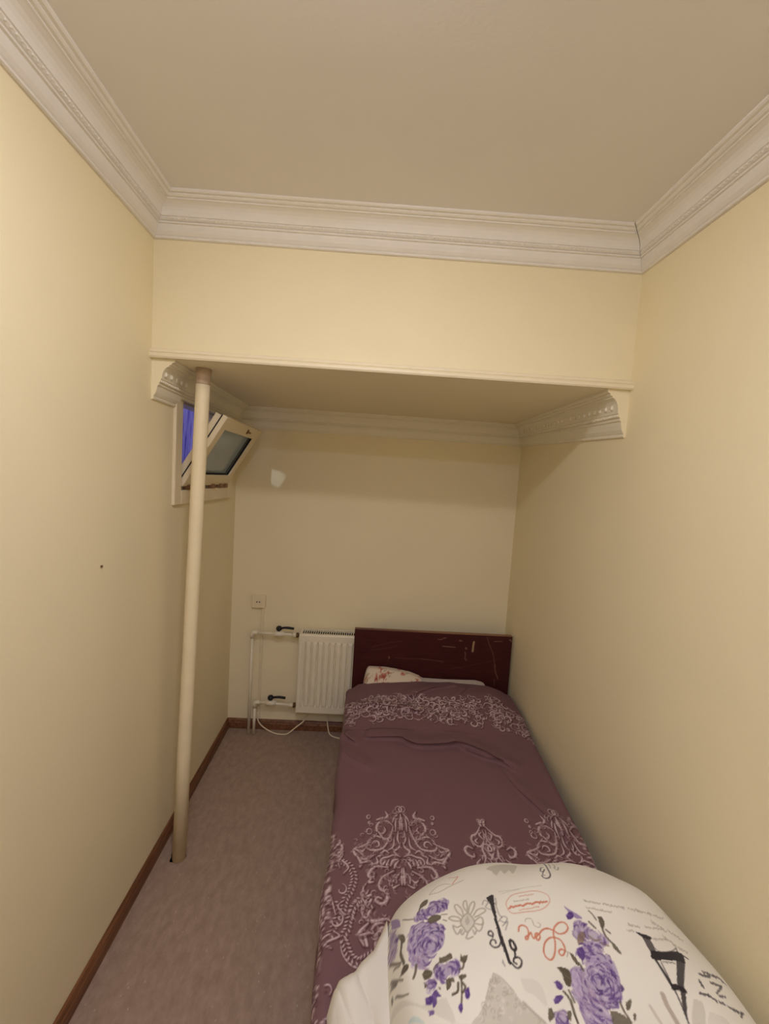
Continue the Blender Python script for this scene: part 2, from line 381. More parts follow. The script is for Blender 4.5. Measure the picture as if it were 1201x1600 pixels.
# cornices: moulded profile swept between mitred ends, with a row of beads
PROF = [(0,0),(.06,0),(.10,.015),(.11,.045),(.09,.075),(.13,.10),(.20,.17),(.25,.27),(.27,.345),(.33,.355),(.34,.39),(.31,.41),(.36,.425),(.41,.465),(.40,.50),(.44,.51),(.45,.56),(.47,.63),(.52,.71),(.60,.775),(.70,.815),(.76,.825),(.76,.86),(.83,.865),(.88,.895),(.88,.92),(.96,.925),(1,.955),(1,1),(0,1)]
def cornice(name, A, B, out, proj, hA, hB, ztop, mA=0, mB=0, label='', cut=None, beads=True, br=.0036, leaf=.6, painted_end=False):
    """A,B wall points; mitre factor 1 trims the end by the local projection; cut keeps the profile above that share"""
    A, B, o = Vector((*A,0)), Vector((*B,0)), Vector((*out,0)).normalized(); al = (B-A).normalized()
    prof = PROF
    if cut:
        up = [p for p in PROF[:-1] if p[1] > cut]; pc = np.interp(cut, [q[1] for q in PROF[:-1]], [q[0] for q in PROF[:-1]])
        prof = [(0,cut),(pc,cut)]+up+[(0,1)]
    n = len(prof); vv = []
    for P, hh, mt, sgn in ((A,hA,mA,1),(B,hB,mB,-1)):
        for p,z in prof:
            q = P+o*(p*proj)+al*(sgn*mt*p*proj); vv.append((q.x,q.y,ztop-hh*(1-z)))
    ff = [tuple(range(n)), tuple(range(2*n-1,n-1,-1))]+[(i,(i+1)%n,n+(i+1)%n,n+i) for i in range(n)]
    ob = S(from_data(name, vv, ff, MT['plaster' if ztop > 2.5 else 'plaster2']), label, 'cornice')
    if painted_end: ob.data.materials.append(MT['wall']); ob.data.polygons[0].material_index = 1; ob.data.polygons[1].material_index = 1
    if beads:
        Lg = (B-A).length; k = int(Lg/.0145); bm = bmesh.new()
        for i in range(k):
            t = (i+.5)/k; hh = hA*(1-t)+hB*t
            for pz, rr in (((.385,.455),br),):
                q = A+(B-A)*t+o*(pz[0]*proj+.001); zz = ztop-hh*(1-pz[1])
                if t*Lg < mA*proj*.5 or (1-t)*Lg < mB*proj*.5: continue
                bmesh.ops.create_icosphere(bm, subdivisions=1, radius=rr, matrix=Matrix.Translation((q.x,q.y,zz)))
            if i % 3 == 1 and leaf > .8:   # little leaf drops in the cove
                q = A+(B-A)*t+o*(.50*proj+.001); zz = ztop-hh*(1-.64)
                if not (t*Lg < mA*proj*.6 or (1-t)*Lg < mB*proj*.6):
                    bmesh.ops.create_icosphere(bm, subdivisions=1, radius=1, matrix=Matrix.Translation((q.x,q.y,zz)) @ Matrix.Diagonal((.006*leaf,.006*leaf,.011*leaf,1)))
        tag(from_bm('bead_moulding', bm, MT['plaster' if ztop > 2.5 else 'plaster2'], ob, True), kind='stuff')
    return ob
PU, HU = .1115, ZCEIL-ZC
cornice('trim_1', (XL(YN),YN), (XL(YFL),YFL), (1,0), PU, HU, HU, ZCEIL, 0, 1, 'white moulded ceiling cornice along the left wall')
cornice('trim_2', (XL(YFL),YFL), (XR(YFR),YFR), (-.0214,-1), PU, HU, HU, ZCEIL, 1, 1, 'white moulded ceiling cornice along the bulkhead')
cornice('trim_3', (XR(YFR),YFR), (XR(YN),YN), (-1,0), PU, HU, HU, ZCEIL, 1, 0, 'white moulded ceiling cornice along the right wall')
PL = .0867; ZA = ZT-.006
cornice('trim_4', (XL(1.66),YF(0)+.001), (XL(1.9),1.895), (1,0), PL, .152, .152, ZA, 0, 0, 'short full-height cornice piece beside the window under the bulkhead', br=.0056, leaf=1.1, painted_end=True)
cornice('trim_5', (XL(1.895),1.895), (XL(YB),YB), (1,0), PL, .152, .152, ZA, 0, 1, 'shaved-off cornice above the window under the bulkhead', cut=.26, beads=False)
cornice('trim_6', (XL(YB),YB), (XR(YB),YB), (0,-1), PL, .132, .132, ZA, 1, 1, 'low cornice along the back wall of the alcove')
cornice('trim_7', (XR(YB),YB), (XR(YFR),YFR+.001), (-1,0), PL, .132, .182, ZA, 1, 0, 'low cornice on the right wall under the bulkhead', br=.0056, leaf=1.1, painted_end=True)
# rounded batten along the bulkhead's lower edge
pr = [(0,0),(.016,0),(.020,.006),(.018,.016),(.013,.019),(.016,.023),(.013,.032),(.006,.036),(0,.036)]
vv = []; n = len(pr)
for x in (XL(YFL), XR(YFR)):
    for p,z in pr: vv.append((x, YF(x)-p, ZT-.006+z))
S(from_data('trim_8', vv, [tuple(range(n)), tuple(range(2*n-1,n-1,-1))]+[(i,(i+1)%n,n+(i+1)%n,n+i) for i in range(n)], MT['trim']), 'cream rounded batten edging the bottom of the bulkhead', 'trim')

# window: casing boards, fixed frame, tilted sash
xw = XL(2.2)
win = S(empty('window_1', (xw, 2.25, 1.60)), 'small cream window tilted open on the left wall', 'window')
for a, b in (((1.872,1.575),(1.94,2.06)), ((2.57,1.575),(2.622,2.06)), ((1.94,1.575),(2.57,1.640))):
    box('casing', (xw-.012,a[0],a[1]), (xw+.016,b[0],b[1]), MT['pvc'], win, .004)
for a, b in (((1.935,1.632),(1.975,2.075)), ((2.535,1.632),(2.575,2.075)), ((1.975,1.632),(2.535,1.660)), ((1.975,2.035),(2.535,2.075))):
    box('fixed_frame', (xw-.085,a[0],a[1]), (xw-.018,b[0],b[1]), MT['pvc'], win, .003)
PX, PZ = -.022, 1.662
dx, dz = .195, .326; L_ = math.hypot(dx,dz); ux, uz = dx/L_, dz/L_; nx, nz = uz, -ux     # along the sash, and its room-side normal
Ms = Matrix(((nx,0,ux,PX),(0,1,0,0),(nz,0,uz,PZ),(0,0,0,1)))                                # local (thickness, y, up) -> world
sash = empty('sash', (PX,2.25,PZ)); sash.parent = win; sash.matrix_parent_inverse = win.matrix_basis.inverted()
def sbox(name, a, b, material, par, bev=.003):
    bm = add_box(bmesh.new(), a, b, bev); bm.transform(Ms); return from_bm(name, bm, material, par)
def ringframe(name, y0, y1, s0, s1, w, t0, t1, material, par):
    bm = bmesh.new()
    add_box(bm,(t0,y0,s0),(t1,y0+w,s1),.003); add_box(bm,(t0,y1-w,s0),(t1,y1,s1),.003)
    add_box(bm,(t0,y0+w-.003,s0),(t1,y1-w+.003,s0+w),.003); add_box(bm,(t0,y0+w-.003,s1-w),(t1,y1-w+.003,s1),.003)
    bm.transform(Ms); return from_bm(name, bm, material, par)
SL = .378
ringframe('sash_frame', 1.953, 2.558, 0, SL, .062, -.012, .012, MT['pvc'], sash)
ringframe('sash_gasket', 1.957, 2.554, .004, SL-.004, .058, -.019, -.012, MT['gasket'], sash)
ringframe('sash_back', 1.963, 2.548, .010, SL-.010, .050, -.048, -.019, MT['pvc'], sash)
ringframe('glazing_gasket', 2.010, 2.500, .058, SL-.058, .006, -.010, .004, MT['gasket'], sash)
sbox('pane', (-.022,2.008,.055), (-.016,2.503,SL-.055), MT['glass'], sash, 0)
sbox('handle_plate', (.012,2.31,SL-.045), (.015,2.33,SL-.018), MT['hinge'], sash, .002)
sbox('handle', (.015,2.313,SL-.036), (.026,2.35,SL-.026), MT['hinge'], sash, .004)
for yy in (2.00, 2.30, 2.42, 2.50): box('hinge', (-.028,yy,1.641), (.004,yy+.032,1.662), MT['hinge'], win, .003)

# outside the window
S(prism('floor_outside', [(-1.1,1.2),(-.28,1.2),(-.28,4.4),(-1.1,4.4)], .5, .6, MT['grey']), 'grey ground outside the small window', 'ground')
bm = bmesh.new(); P0, P1, nr = 2.2, 4.2, 44; vs = []
for i in range(nr*4+1):
    y = P0+(P1-P0)*i/(nr*4); off = (.022,.0,-.022,.0)[i%4]
    vs.append([bm.verts.new((-.80+off+d,y,z)) for d in (0,-.004) for z in (.601,2.55+.02*math.sin(y*3))])
for i in range(nr*4):
    a, b = vs[i], vs[i+1]
    bm.faces.new((a[0],b[0],b[1],a[1])); bm.faces.new((a[2],a[3],b[3],b[2])); bm.faces.new((a[1],b[1],b[3],a[3])); bm.faces.new((a[0],a[2],b[2],b[0]))
tag(from_bm('corrugated_screen', bm, MT['violet'], None), 'violet corrugated screen seen outside through the open window', 'screen')
tag(box('outer_wall', (-1.2,1.2,.0), (-1.1,4.4,3.0), MT['grey'], None, .01), 'dark grey outer wall beyond the violet screen', 'wall', kind='structure')

# added unseen spot throws a narrow cool patch past the sash onto back wall
ld = bpy.data.lights.new('added_patch_spot', 'SPOT'); ld.energy = 16.0; ld.color = (.62,.76,1); ld.spot_size = math.radians(5.2); ld.spot_blend = .5; ld.shadow_soft_size = .012
lo = bpy.data.objects.new('added_patch_spot', ld); COL.objects.link(lo); lo.location = (-.60,1.94,2.19)
lo.rotation_euler = (Vector((.235,2.789,1.705))-Vector((-.60,1.94,2.19))).to_track_quat('-Z','Y').to_euler()

# ------------------------------------------------------------------ ceiling lamp (just above the picture's top edge)
def ceiling_lamp(pos, strength, col, label):
    lamp = tag(empty('ceiling_lamp', pos), label, 'lamp', 'ceiling lamps'); seg = 40
    def lathe(name, prof, material):
        bm = bmesh.new(); prev = None
        for r, z in prof:
            cur = [bm.verts.new((pos[0]+max(r,.004)*math.cos(2*math.pi*k/seg), pos[1]+max(r,.004)*math.sin(2*math.pi*k/seg), z)) for k in range(seg)]
            if prev:
                for k in range(seg): bm.faces.new((prev[k],prev[(k+1)%seg],cur[(k+1)%seg],cur[k]))
            else: bm.faces.new(cur)
            prev = cur
        bm.faces.new(prev); return from_bm(name, bm, material, lamp, True)
    lathe('lamp_body', [(.105,ZCEIL),(.105,ZCEIL-.014),(.100,ZCEIL-.020)], MT['white'])
    lathe('diffuser', [(.082*math.cos(t), ZCEIL-.020-.026*math.sin(t)) for t in [k/6*math.pi/2 for k in range(7)]], mat_emit(strength, col))
ceiling_lamp(LAMP_POS, LAMP_STRENGTH, LAMP_COL, 'round dome ceiling lamp just above the top edge of the picture')
ceiling_lamp(FILL_POS, FILL_STRENGTH, FILL_COL, 'added round dome fill lamp, unseen behind the viewer')  # added lamp, unseen, to cool and whiten the near walls

# ------------------------------------------------------------------ support pole
pole = tag(empty('support_pole', (.085,1.795,0)), 'thin cream painted pipe standing between floor and bulkhead', 'pole')
def pp(z): return (.084+.0222*z, 1.795, z)
tube('pipe', [pp(z) for z in (0,.5,1.0,1.5,2.02,2.085)], [.0285,.0285,.028,.028,.028,.0275], MT['pole'], pole, 28)
tube('collar', [pp(2.085), pp(2.10), pp(2.149)], [.0275,.028,.031], MT['poletop'], pole, 24)
bm = bmesh.new(); c0 = pp(0)
ring0 = [bm.verts.new((c0[0]-.009+(.033+.007*math.sin(3*t+1))*math.cos(t), c0[1]+.004+(.027+.006*math.sin(2*t))*math.sin(t), .0012)) for t in [2*math.pi*k/22 for k in range(22)]]
bm.faces.new(ring0); bmesh.ops.extrude_face_region(bm, geom=list(bm.faces))
from_bm('floor_cutout', bm, MT['dark'], pole)

tag(tube('nail', [(XL(1.379)-.004,1.379,1.41),(XL(1.379)+.004,1.379,1.41),(XL(1.379)+.0055,1.379,1.41)], [.0018,.0042,.003], MT['brass'], None, 8), 'tiny nail head in the left wall', 'nail')

# ------------------------------------------------------------------ radiator
RX0, RX1, RZ0, RZ1, RY0, RY1 = .443, .905, .186, .718, 2.665, 2.768
rad = tag(empty('radiator', (.67,2.71,RZ0)), 'white steel panel radiator on the back wall beside the headboard', 'radiator')
w = RX1-RX0; nX = 240; nZ = 60
xs = np.linspace(RX0+.004,RX1-.004,nX); zs_ = np.concatenate([np.linspace(RZ0,RZ0+.085,22),np.linspace(RZ0+.09,RZ1-.09,10),np.linspace(RZ1-.085,RZ1,22)])
Xg, Zg = np.meshgrid(xs, zs_, indexing='ij'); pitch = .0385
ph = (Xg-RX0-.046)/pitch; inx = ((ph > -.5) & (ph < 11-.5))
gr = np.where(inx, 1-np.clip(np.abs(ph-np.round(ph))/.22,0,1), 0); gr = gr*gr*(3-2*gr)
zf = smooth(RZ0+.045,RZ0+.062,Zg)*(1-smooth(RZ1-.062,RZ1-.045,Zg))
edgeb = .006*(1-edge(np.minimum(np.minimum(Zg-RZ0,RZ1-Zg),np.minimum(Xg-RX0,RX1-Xg)),.010))
grid_mesh('front_panel', np.stack([Xg, RY0+.012*gr*zf+edgeb-.004*zf*inx*(1-gr), Zg], -1), MT['white'], rad)
box('side_cover', (RX0,RY0+.004,RZ0+.004), (RX0+.006,RY1,RZ1-.004), MT['white'], rad, .002)
box('side_cover', (RX1-.006,RY0+.004,RZ0+.004), (RX1,RY1,RZ1-.004), MT['white'], rad, .002)
box('back_panel', (RX0+.006,RY1-.012,RZ0+.01), (RX1-.006,RY1,RZ1-.006), MT['white'], rad, .002)
bm = bmesh.new(); k = 31
for i in range(k):
    x = RX0+.016+(w-.03)*i/(k-1); add_box(bm, (x-.0024,RY0+.012,RZ1-.008), (x+.0024,RY1-.010,RZ1+.002))
add_box(bm, (RX0+.004,RY0+.004,RZ1-.003), (RX1-.004,RY0+.013,RZ1+.0035)); add_box(bm, (RX0+.004,RY1-.012,RZ1-.003), (RX1-.004,RY1,RZ1+.0035))
add_box(bm, (RX0+.004,RY0+.012,RZ1-.003), (RX0+.014,RY1-.010,RZ1+.0035)); add_box(bm, (RX1-.014,RY0+.012,RZ1-.003), (RX1-.004,RY1-.010,RZ1+.0035))
from_bm('top_grille', bm, MT['white'], rad)
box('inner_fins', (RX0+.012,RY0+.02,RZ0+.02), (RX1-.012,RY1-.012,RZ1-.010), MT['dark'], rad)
for x in (.52,.84): box('bracket', (x,RY1-.002,RZ0+.06), (x+.03,YB,RZ1-.06), MT['white'], rad)

# heating pipes with lever valves
def heating_pipe(x, zt, xv, label, dip):
    y = 2.722; t = tag(empty('heating_pipe', (x,y,0)), label, 'pipe', 'radiator pipes')
    tube('riser', [(x,y,0),(x,y,zt-.012)], .0095, MT['white'], t)
    bm = bmesh.new(); add_tube(bm, [(x,y,zt-.03),(x,y,zt-.005),(x+.004,y,zt+.004),(x+.014,y,zt+.006),(x+.034,y,zt+.006)], [.0135,.0135,.0145,.0135,.0135], 14); from_bm('elbow', bm, MT['white'], t, True)
    z = zt+.006
    tube('branch', [(x+.03,y,z),(RX0-.03,y,z-dip)], .0095, MT['white'], t)
    vb = tube('valve_body', [(xv-.034,y,z),(xv-.024,y,z),(xv-.02,y,z-.001),(xv+.02,y,z-.001),(xv+.024,y,z-.001),(xv+.036,y,z-.001)], [.013,.0145,.019,.019,.0145,.013], MT['white'], t, 16)
    tube('valve_stem', [(xv,y,z+.014),(xv,y,z+.024)], .008, MT['black'], vb)
    bm = bmesh.new(); bmesh.ops.create_uvsphere(bm, u_segments=14, v_segments=8, radius=.020, matrix=Matrix.Translation((xv,y-.002,z+.036)) @ Matrix.Diagonal((1,1,.9,1)))
    add_tube(bm, [(xv+.006,y-.004,z+.034),(xv+.03,y-.006,z+.043),(xv+.06,y-.006,z+.044),(xv+.098,y-.006,z+.040)], [.008,.007,.0085,.008], 10)
    from_bm('valve_handle', bm, MT['black'], vb, True)
    tube('sleeve', [(RX0-.052,y,z-dip),(RX0-.026,y,z-dip)], .0135, MT['white'], t, 14)
    tube('union_nut', [(RX0-.026,y,z-dip),(RX0-.012,y,z-dip)], .0165, MT['brass'], t, 6)
    tube('nipple', [(RX0-.014,y,z-dip),(RX0+.004,y,z-dip)], .010, MT['brass'], t, 12)
heating_pipe(.131, .688, .303, 'tall white supply pipe with upper black lever valve feeding the radiator', .004)
heating_pipe(.165, .214, .268, 'short white return pipe with lower black lever valve under the radiator inlet', .010)

# socket, trunking, cables
sk = tag(empty('power_socket', (.152,YB,.885)), 'cream power socket box on the back wall above the pipes', 'socket')
box('socket_body', (.108,YB-.030,.846), (.196,YB,.930), MT['pvc'], sk, .005)
bm = bmesh.new(); add_tube(bm, [(.152,YB-.029,.888),(.152,YB-.033,.888)], .024, 28); from_bm('socket_rim', bm, MT['pvc'], sk)
for x in (.1435,.1605): tube('socket_hole', [(x,YB-.0325,.888),(x,YB-.0345,.888)], .0042, MT['gasket'], sk, 10)
tag(box('cable_trunking', (.170,YB-.012,.07), (.186,YB,.846), MT['pvc'], None, .003), 'narrow cream cable trunking running down from the socket', 'trunking')
def cable(pts, label, r=.0042):
    c = cr(pts, 8); tag(tube('cable', [tuple(p) for p in c], r, MT['pvc'], None, 8), label, 'cable', 'cables under the radiator')
cable([(.178,2.758,.13),(.180,2.752,.085),(.205,2.750,.045),(.25,2.742,.018),(.30,2.728,.0052),(.345,2.718,.0052),(.39,2.720,.010),(.44,2.738,.045),(.49,2.752,.085),(.53,2.757,.15)], 'white cable looping from the trunking to below the radiator')
cable([(.650,2.750,.180),(.648,2.752,.10),(.655,2.744,.05),(.670,2.728,.014),(.70,2.712,.0052),(.74,2.698,.0052),(.80,2.685,.0052)], 'white cable hanging beside the bed and trailing on the floor')

# ------------------------------------------------------------------ bed
HX0, HX1, HY0, HY1, HZ = .800, 1.812, 2.608, 2.636, .790
bed = tag(empty('bed', (1.29,1.6,0)), 'single bed with dark maroon scratched wooden headboard against the right wall', 'bed')
cv = Canvas(HX0-.01, .2, HX1+.01, HZ+.01, (70,30,28), .002)
for i in range(260):
    r = random.Random(i); x, z = r.uniform(HX0,HX1), r.uniform(.3,HZ); L = r.uniform(.02,.16)
    cv.stroke([(x,z),(x+L,z+r.uniform(-.01,.01))], r.uniform(.003,.012), r.choice([(60,24,24),(80,38,34),(52,22,24),(76,32,30)]), .35)
def hp(x,y): return (HX0+(x-130)/(1050-130)*(HX1-HX0), HZ-(y-90-(x-130)*.046)/900*.98)   # panel marks laid out on the board's face
TANC = (196,168,120)
for pts, wd, a in [(((645,190),(680,193),(718,197)),.006,.7),(((615,148),(632,150),(645,142),(662,140)),.006,.6),(((740,155),(752,158)),.010,.6),(((825,165),(823,190),(822,220)),.016,.95),(((780,200),(785,206)),.012,.6),(((778,225),(782,245),(780,262),(790,275)),.008,.5),(((945,160),(970,160),(990,160)),.006,.6),(((900,135),(920,185),(945,240),(960,310)),.005,.5),(((960,305),(965,340),(985,390)),.008,.5),(((962,390),(966,430)),.005,.4),(((520,268),(580,274),(655,283)),.005,.45),(((336,255),(337,264)),.010,.6),(((370,262),(520,268)),.004,.3),(((240,195),(330,170),(410,160)),.006,.18),(((230,215),(300,205),(380,190)),.008,.14),(((1035,150),(1046,158)),.012,.6),(((700,330),(850,300),(1000,265)),.004,.2),(((640,290),(780,330)),.004,.15)]:
    cv.stroke([hp(*p) for p in pts], wd*.8, TANC, a*.8)
Xh, Zh = np.meshgrid(np.linspace(HX0,HX1,340), np.linspace(.30,HZ,165), indexing='ij')
hb = box('headboard', (HX0,HY0+.001,.06), (HX1,HY1,HZ), MT['frame'], bed, .003)
grid_mesh('headboard_face', np.stack([Xh, np.full_like(Xh,HY0)+.0004*vnoise(Xh*8,Zh*8,7), Zh], -1), MT['headp'], hb, cv.sample(Xh,Zh))
box('edge_strip', (HX0,HY0-.001,HZ-.0005), (HX1,HY1,HZ+.004), mat_wood('worn_edge',(150,108,72),(96,52,40),axis=0), hb, .001)
for x in (.83,1.70): box('leg', (x,HY0+.002,0), (x+.06,HY1,.062), MT['frame'], bed)
for x in (.795,1.728): box('side_rail', (x,.60,.14), (x+.022,HY0,.26), MT['frame'], bed)
box('foot_rail', (.817,.60,.14), (1.728,.622,.26), MT['frame'], bed)
for x in (.80,1.69): box('leg', (x,.622,0), (x+.05,.672,.25), MT['frame'], bed)
for k in range(9): box('slat', (.817,.75+k*.21,.235), (1.728,.82+k*.21,.252), MT['frame'], bed, .001)
mt = box('mattress', (.80,.625,.253), (1.715,2.56,.405), MT['mattress'], bed, .035)

# pillow peeking out between cover and headboard
PXs = np.linspace(.87,1.66,120); PV = np.linspace(0,1,70)
Xp, Vp = np.meshgrid(PXs, PV, indexing='ij')
top = np.interp(Xp,[.87,.885,.90,1.0,1.08,1.16,1.22,1.245,1.40,1.58,1.62,1.66],[.50,.556,.570,.570,.560,.546,.524,.508,.505,.508,.500,.485])
y_ = 2.16+(2.575-2.16)*Vp
zc_ = cover_top(Xp, y_)-.014
rise = smooth(2.47,2.548,y_)
fall = edge(y_-2.16,.10)*edge(np.minimum(Xp-.87,1.66-Xp),.05)
zt_ = .412+(zc_-.412)*fall
zt_ = zt_*(1-rise)+rise*(.412+(top-.412)*edge(np.minimum(Xp-.868,1.662-Xp),.03))
yb = y_+0*zt_
lid = np.stack([Xp,yb,zt_],-1)
back = np.stack([Xp[:,:1].repeat(8,1), 2.575+.018*np.sin(np.linspace(0,math.pi,8))[None,:].repeat(120,0), zt_[:,-1:]*(1-np.linspace(0,1,8))+.41*np.linspace(0,1,8)], -1)
pc = Canvas(.85,2.1,1.7,2.75,(222,204,176))
rp = random.Random(5)
for i in range(120):
    x, y = rp.uniform(.86,1.68), rp.uniform(2.42,2.72); s_ = rp.uniform(.008,.016)
    for k in range(5):
        a = k*1.257+rp.random(); pc.stroke([(x,y),(x+s_*math.cos(a)*.6,y+s_*math.sin(a)*.6),(x+s_*math.cos(a),y+s_*math.sin(a))], .006, rp.choice([(172,70,52),(190,104,78),(150,58,48)]), .75)
    pc.stroke([(x+.02,y),(x+.035,y+.01)], .005, (140,120,84), .7)
PP = np.concatenate([lid, back], 1)
yy_ = PP[...,1]+(PP[...,2]-.41)*np.where(np.arange(PP.shape[1])[None,:] < 70, .5, 1.0)
pcol = pc.sample(PP[...,0], yy_)
pcol = np.where((PP[...,0] > 1.235)[...,None], np.array(lin((206,192,176))), pcol)
pil = tag(empty('pillow', (1.26,2.4,.41)), 'beige pillow with small red flowers tucked under the brown cover', 'pillow')
grid_mesh('pillow_case', PP, MT['cloth'], pil, pcol)

# bed cover with woven scroll pattern
BASE = (122,89,90); PALE = (222,202,196); DEEP = (66,36,38); MID = (172,142,140)
cc = Canvas(.30, .55, 2.15, 2.60, BASE)
DAMASK = """m 16 1003,1501 991,1519 974,1528 952,1521 940,1499 944,1476 960,1468 973,1483 968,1497
m 22 1003,1501 993,1461 981,1444 962,1448 948,1476
m 14 941,1467 915,1441 903,1419 909,1401 933,1397 961,1405 980,1433 993,1466 1003,1501
m 12 919,1420 931,1434 945,1431 947,1415 935,1410
m 18 915,1430 887,1414 859,1402 863,1382 879,1367 901,1363 933,1379
m 13 859,1402 874,1395 892,1375
m 20 870,1374 884,1348 880,1333
m 14 880,1347 915,1353 932,1330
m 14 1026,1429 1018,1407 1001,1391 1018,1371
m 12 1022,1371 1000,1378 977,1370 959,1365 950,1350 958,1331
m 15 1012,1361 994,1356 985,1336
m 14 1014,1356 1002,1341 997,1327
m 14 981,1360 972,1341 975,1326
m 14 968,1357 958,1340
m 19 976,1331 936,1335 917,1320 910,1301 923,1293 930,1307
m 15 919,1293 912,1279 927,1280
m 18 1023,1328 1021,1295 1019,1269
m 12 1015,1309 1002,1295 1002,1273
m 12 1010,1269 989,1259 988,1277
m 13 995,1286 984,1277 974,1285
m 20 994,1318 957,1296 944,1271 949,1254 966,1246 970,1230 962,1213 946,1209 932,1219 939,1229 951,1225
m 18 976,1575 983,1550 955,1530
m 12 965,1543 942,1532
m 14 1037,1564 1031,1527 1028,1485
m 11 1018,1551 1013,1514 1011,1478
m 11 1029,1570 1010,1544 1001,1519
m 12 1021,1479 1016,1445 1021,1423
m 11 1004,1450 998,1412 978,1396
m 13 965,1398 955,1379 937,1369
m 12 955,1448 943,1456 924,1453
m 12 982,1385 969,1395 951,1384
m 14 937,1369 941,1349 928,1344
m 12 897,1403 888,1393 878,1398
m 12 902,1275 894,1257 902,1240 910,1253
m 14 894,1266 890,1232 899,1208
m 13 906,1224 895,1200 891,1173
m 13 919,1237 906,1232
m 9 923,1478 920,1469 913,1465 905,1469 902,1477 905,1487 913,1491 920,1487 923,1478
m 9 917,1547 915,1541 910,1538 905,1540 903,1546 905,1553 910,1556 915,1553 917,1547
m 10 1056,1588 1051,1577 1042,1572 1034,1576 1031,1587 1035,1598 1045,1603 1053,1599 1056,1588
m 9 916,1519 915,1516 913,1514 910,1516 909,1519 910,1522 913,1524 915,1523 916,1519
m 19 889,1211 892,1178 909,1160 934,1158 963,1164 979,1155
m 14 925,1198 910,1179 909,1154
m 20 909,1151 887,1130 884,1115 897,1091
m 16 899,1119 906,1091
m 24 887,1118 918,1125 933,1119 949,1137 962,1131 958,1114 939,1108 930,1094 933,1075 944,1068
m 14 918,1133 931,1148 950,1152
m 13 981,1135 992,1112 978,1095
m 16 960,1100 978,1086 997,1095
m 14 905,1198 915,1208 922,1195
m 13 918,1221 912,1208
m 16 965,1067 989,1063 1007,1073
m 18 947,1052 969,1037 993,1042 1003,1027
m 14 1000,1135 1009,1101 996,1079
m 10 830,1103 838,1071 860,1045 883,1036 918,1038 946,1026
c 20 878,1220 863,1194 853,1165 848,1135 837,1117 845,1095 857,1068 877,1053 897,1057 918,1067
c 18 886,1224 863,1199 857,1172
d 20 816,1355 845,1337 862,1296 853,1252 838,1223 830,1172
d 16 802,1215 818,1180 808,1143 801,1117 781,1111
n 22 1359,1545 1358,1530 1355,1514
n 9 1365,1540 1361,1534 1355,1531 1351,1534 1351,1540 1354,1546 1360,1549 1365,1546 1365,1540
n 16 1361,1514 1374,1491 1389,1474 1402,1469 1409,1447 1405,1425
n 14 1356,1496 1359,1456 1378,1424 1399,1430 1406,1452
n 18 1413,1414 1430,1423 1442,1410 1435,1389 1416,1381 1413,1393
n 14 1344,1490 1350,1456 1334,1417 1345,1391 1358,1371 1381,1387 1389,1367
n 14 1337,1444 1323,1412 1326,1380 1311,1350
n 12 1371,1418 1364,1408 1353,1403 1345,1407 1344,1417 1351,1428 1362,1433 1370,1429 1371,1418
n 12 1384,1457 1395,1446 1387,1435
n 14 1339,1371 1347,1351 1375,1352 1380,1328
n 16 1395,1372 1411,1353 1406,1324 1385,1314
n 12 1363,1485 1374,1474 1363,1451
n 16 1308,1340 1327,1327 1323,1299 1302,1285
n 14 1346,1332 1351,1304 1334,1277
n 14 1321,1276 1345,1260 1339,1226
n 16 1292,1267 1301,1237 1280,1208
n 16 1374,1296 1375,1260 1350,1234
n 13 1298,1303 1290,1258 1264,1177
n 14 1322,1225 1304,1193 1315,1163
n 14 1293,1209 1287,1177 1267,1147
n 14 1339,1202 1325,1171"""
rd = random.Random(3)
def scroll(p, w, a=.9):
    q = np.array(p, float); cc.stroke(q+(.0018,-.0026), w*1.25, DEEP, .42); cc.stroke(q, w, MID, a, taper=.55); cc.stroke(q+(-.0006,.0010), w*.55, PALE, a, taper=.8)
def leaflets(p, w):
    c = cr(p, 8); L = np.linalg.norm(np.diff(c,axis=0),axis=1).sum()
    if L < .035: return
    k = int(L/.011); pts = sample(c, np.linspace(.05,.95,k+1))
    for i in range(1, k):
        t = pts[i+1]-pts[i-1]; a = math.atan2(t[1],t[0]); sg = 1 if i % 3 else -1
        b = a+sg*.75; v1 = np.array((math.cos(b),math.sin(b))); l = rd.uniform(.007,.014)
        cc.stroke([pts[i], pts[i]+v1*l*.6, pts[i]+v1*l+np.array((-v1[1],v1[0]))*.002*sg], w*.62, MID, .7, 4, .7)
def chain(p, w):
    c = cr(p, 12); L = np.linalg.norm(np.diff(c,axis=0),axis=1).sum(); k = int(L/.0105)
    pts = sample(c, np.linspace(0,1,k))
    for i in range(k):
        t = pts[min(i+1,k-1)]-pts[max(i-1,0)]; a = math.atan2(t[1],t[0])
        for sg in (-1,1):
            b = a+sg*1.0; v1 = np.array((math.cos(b),math.sin(b)))
            scroll([pts[i]+v1*.003, pts[i]+v1*.009, pts[i]+v1*.013], .0058, .85)
MAX, NAX, PER = 1.037, 1.350, .626
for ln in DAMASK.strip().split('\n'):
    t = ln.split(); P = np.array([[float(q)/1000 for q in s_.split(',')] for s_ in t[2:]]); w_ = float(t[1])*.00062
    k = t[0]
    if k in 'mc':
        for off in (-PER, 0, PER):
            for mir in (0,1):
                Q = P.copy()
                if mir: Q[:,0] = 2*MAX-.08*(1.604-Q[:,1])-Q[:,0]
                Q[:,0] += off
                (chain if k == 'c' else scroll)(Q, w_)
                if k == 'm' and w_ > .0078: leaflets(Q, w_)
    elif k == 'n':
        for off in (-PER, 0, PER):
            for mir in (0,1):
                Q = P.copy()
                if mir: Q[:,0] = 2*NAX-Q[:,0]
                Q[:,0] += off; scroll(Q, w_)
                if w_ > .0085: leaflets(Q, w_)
    else: chain(P, w_)
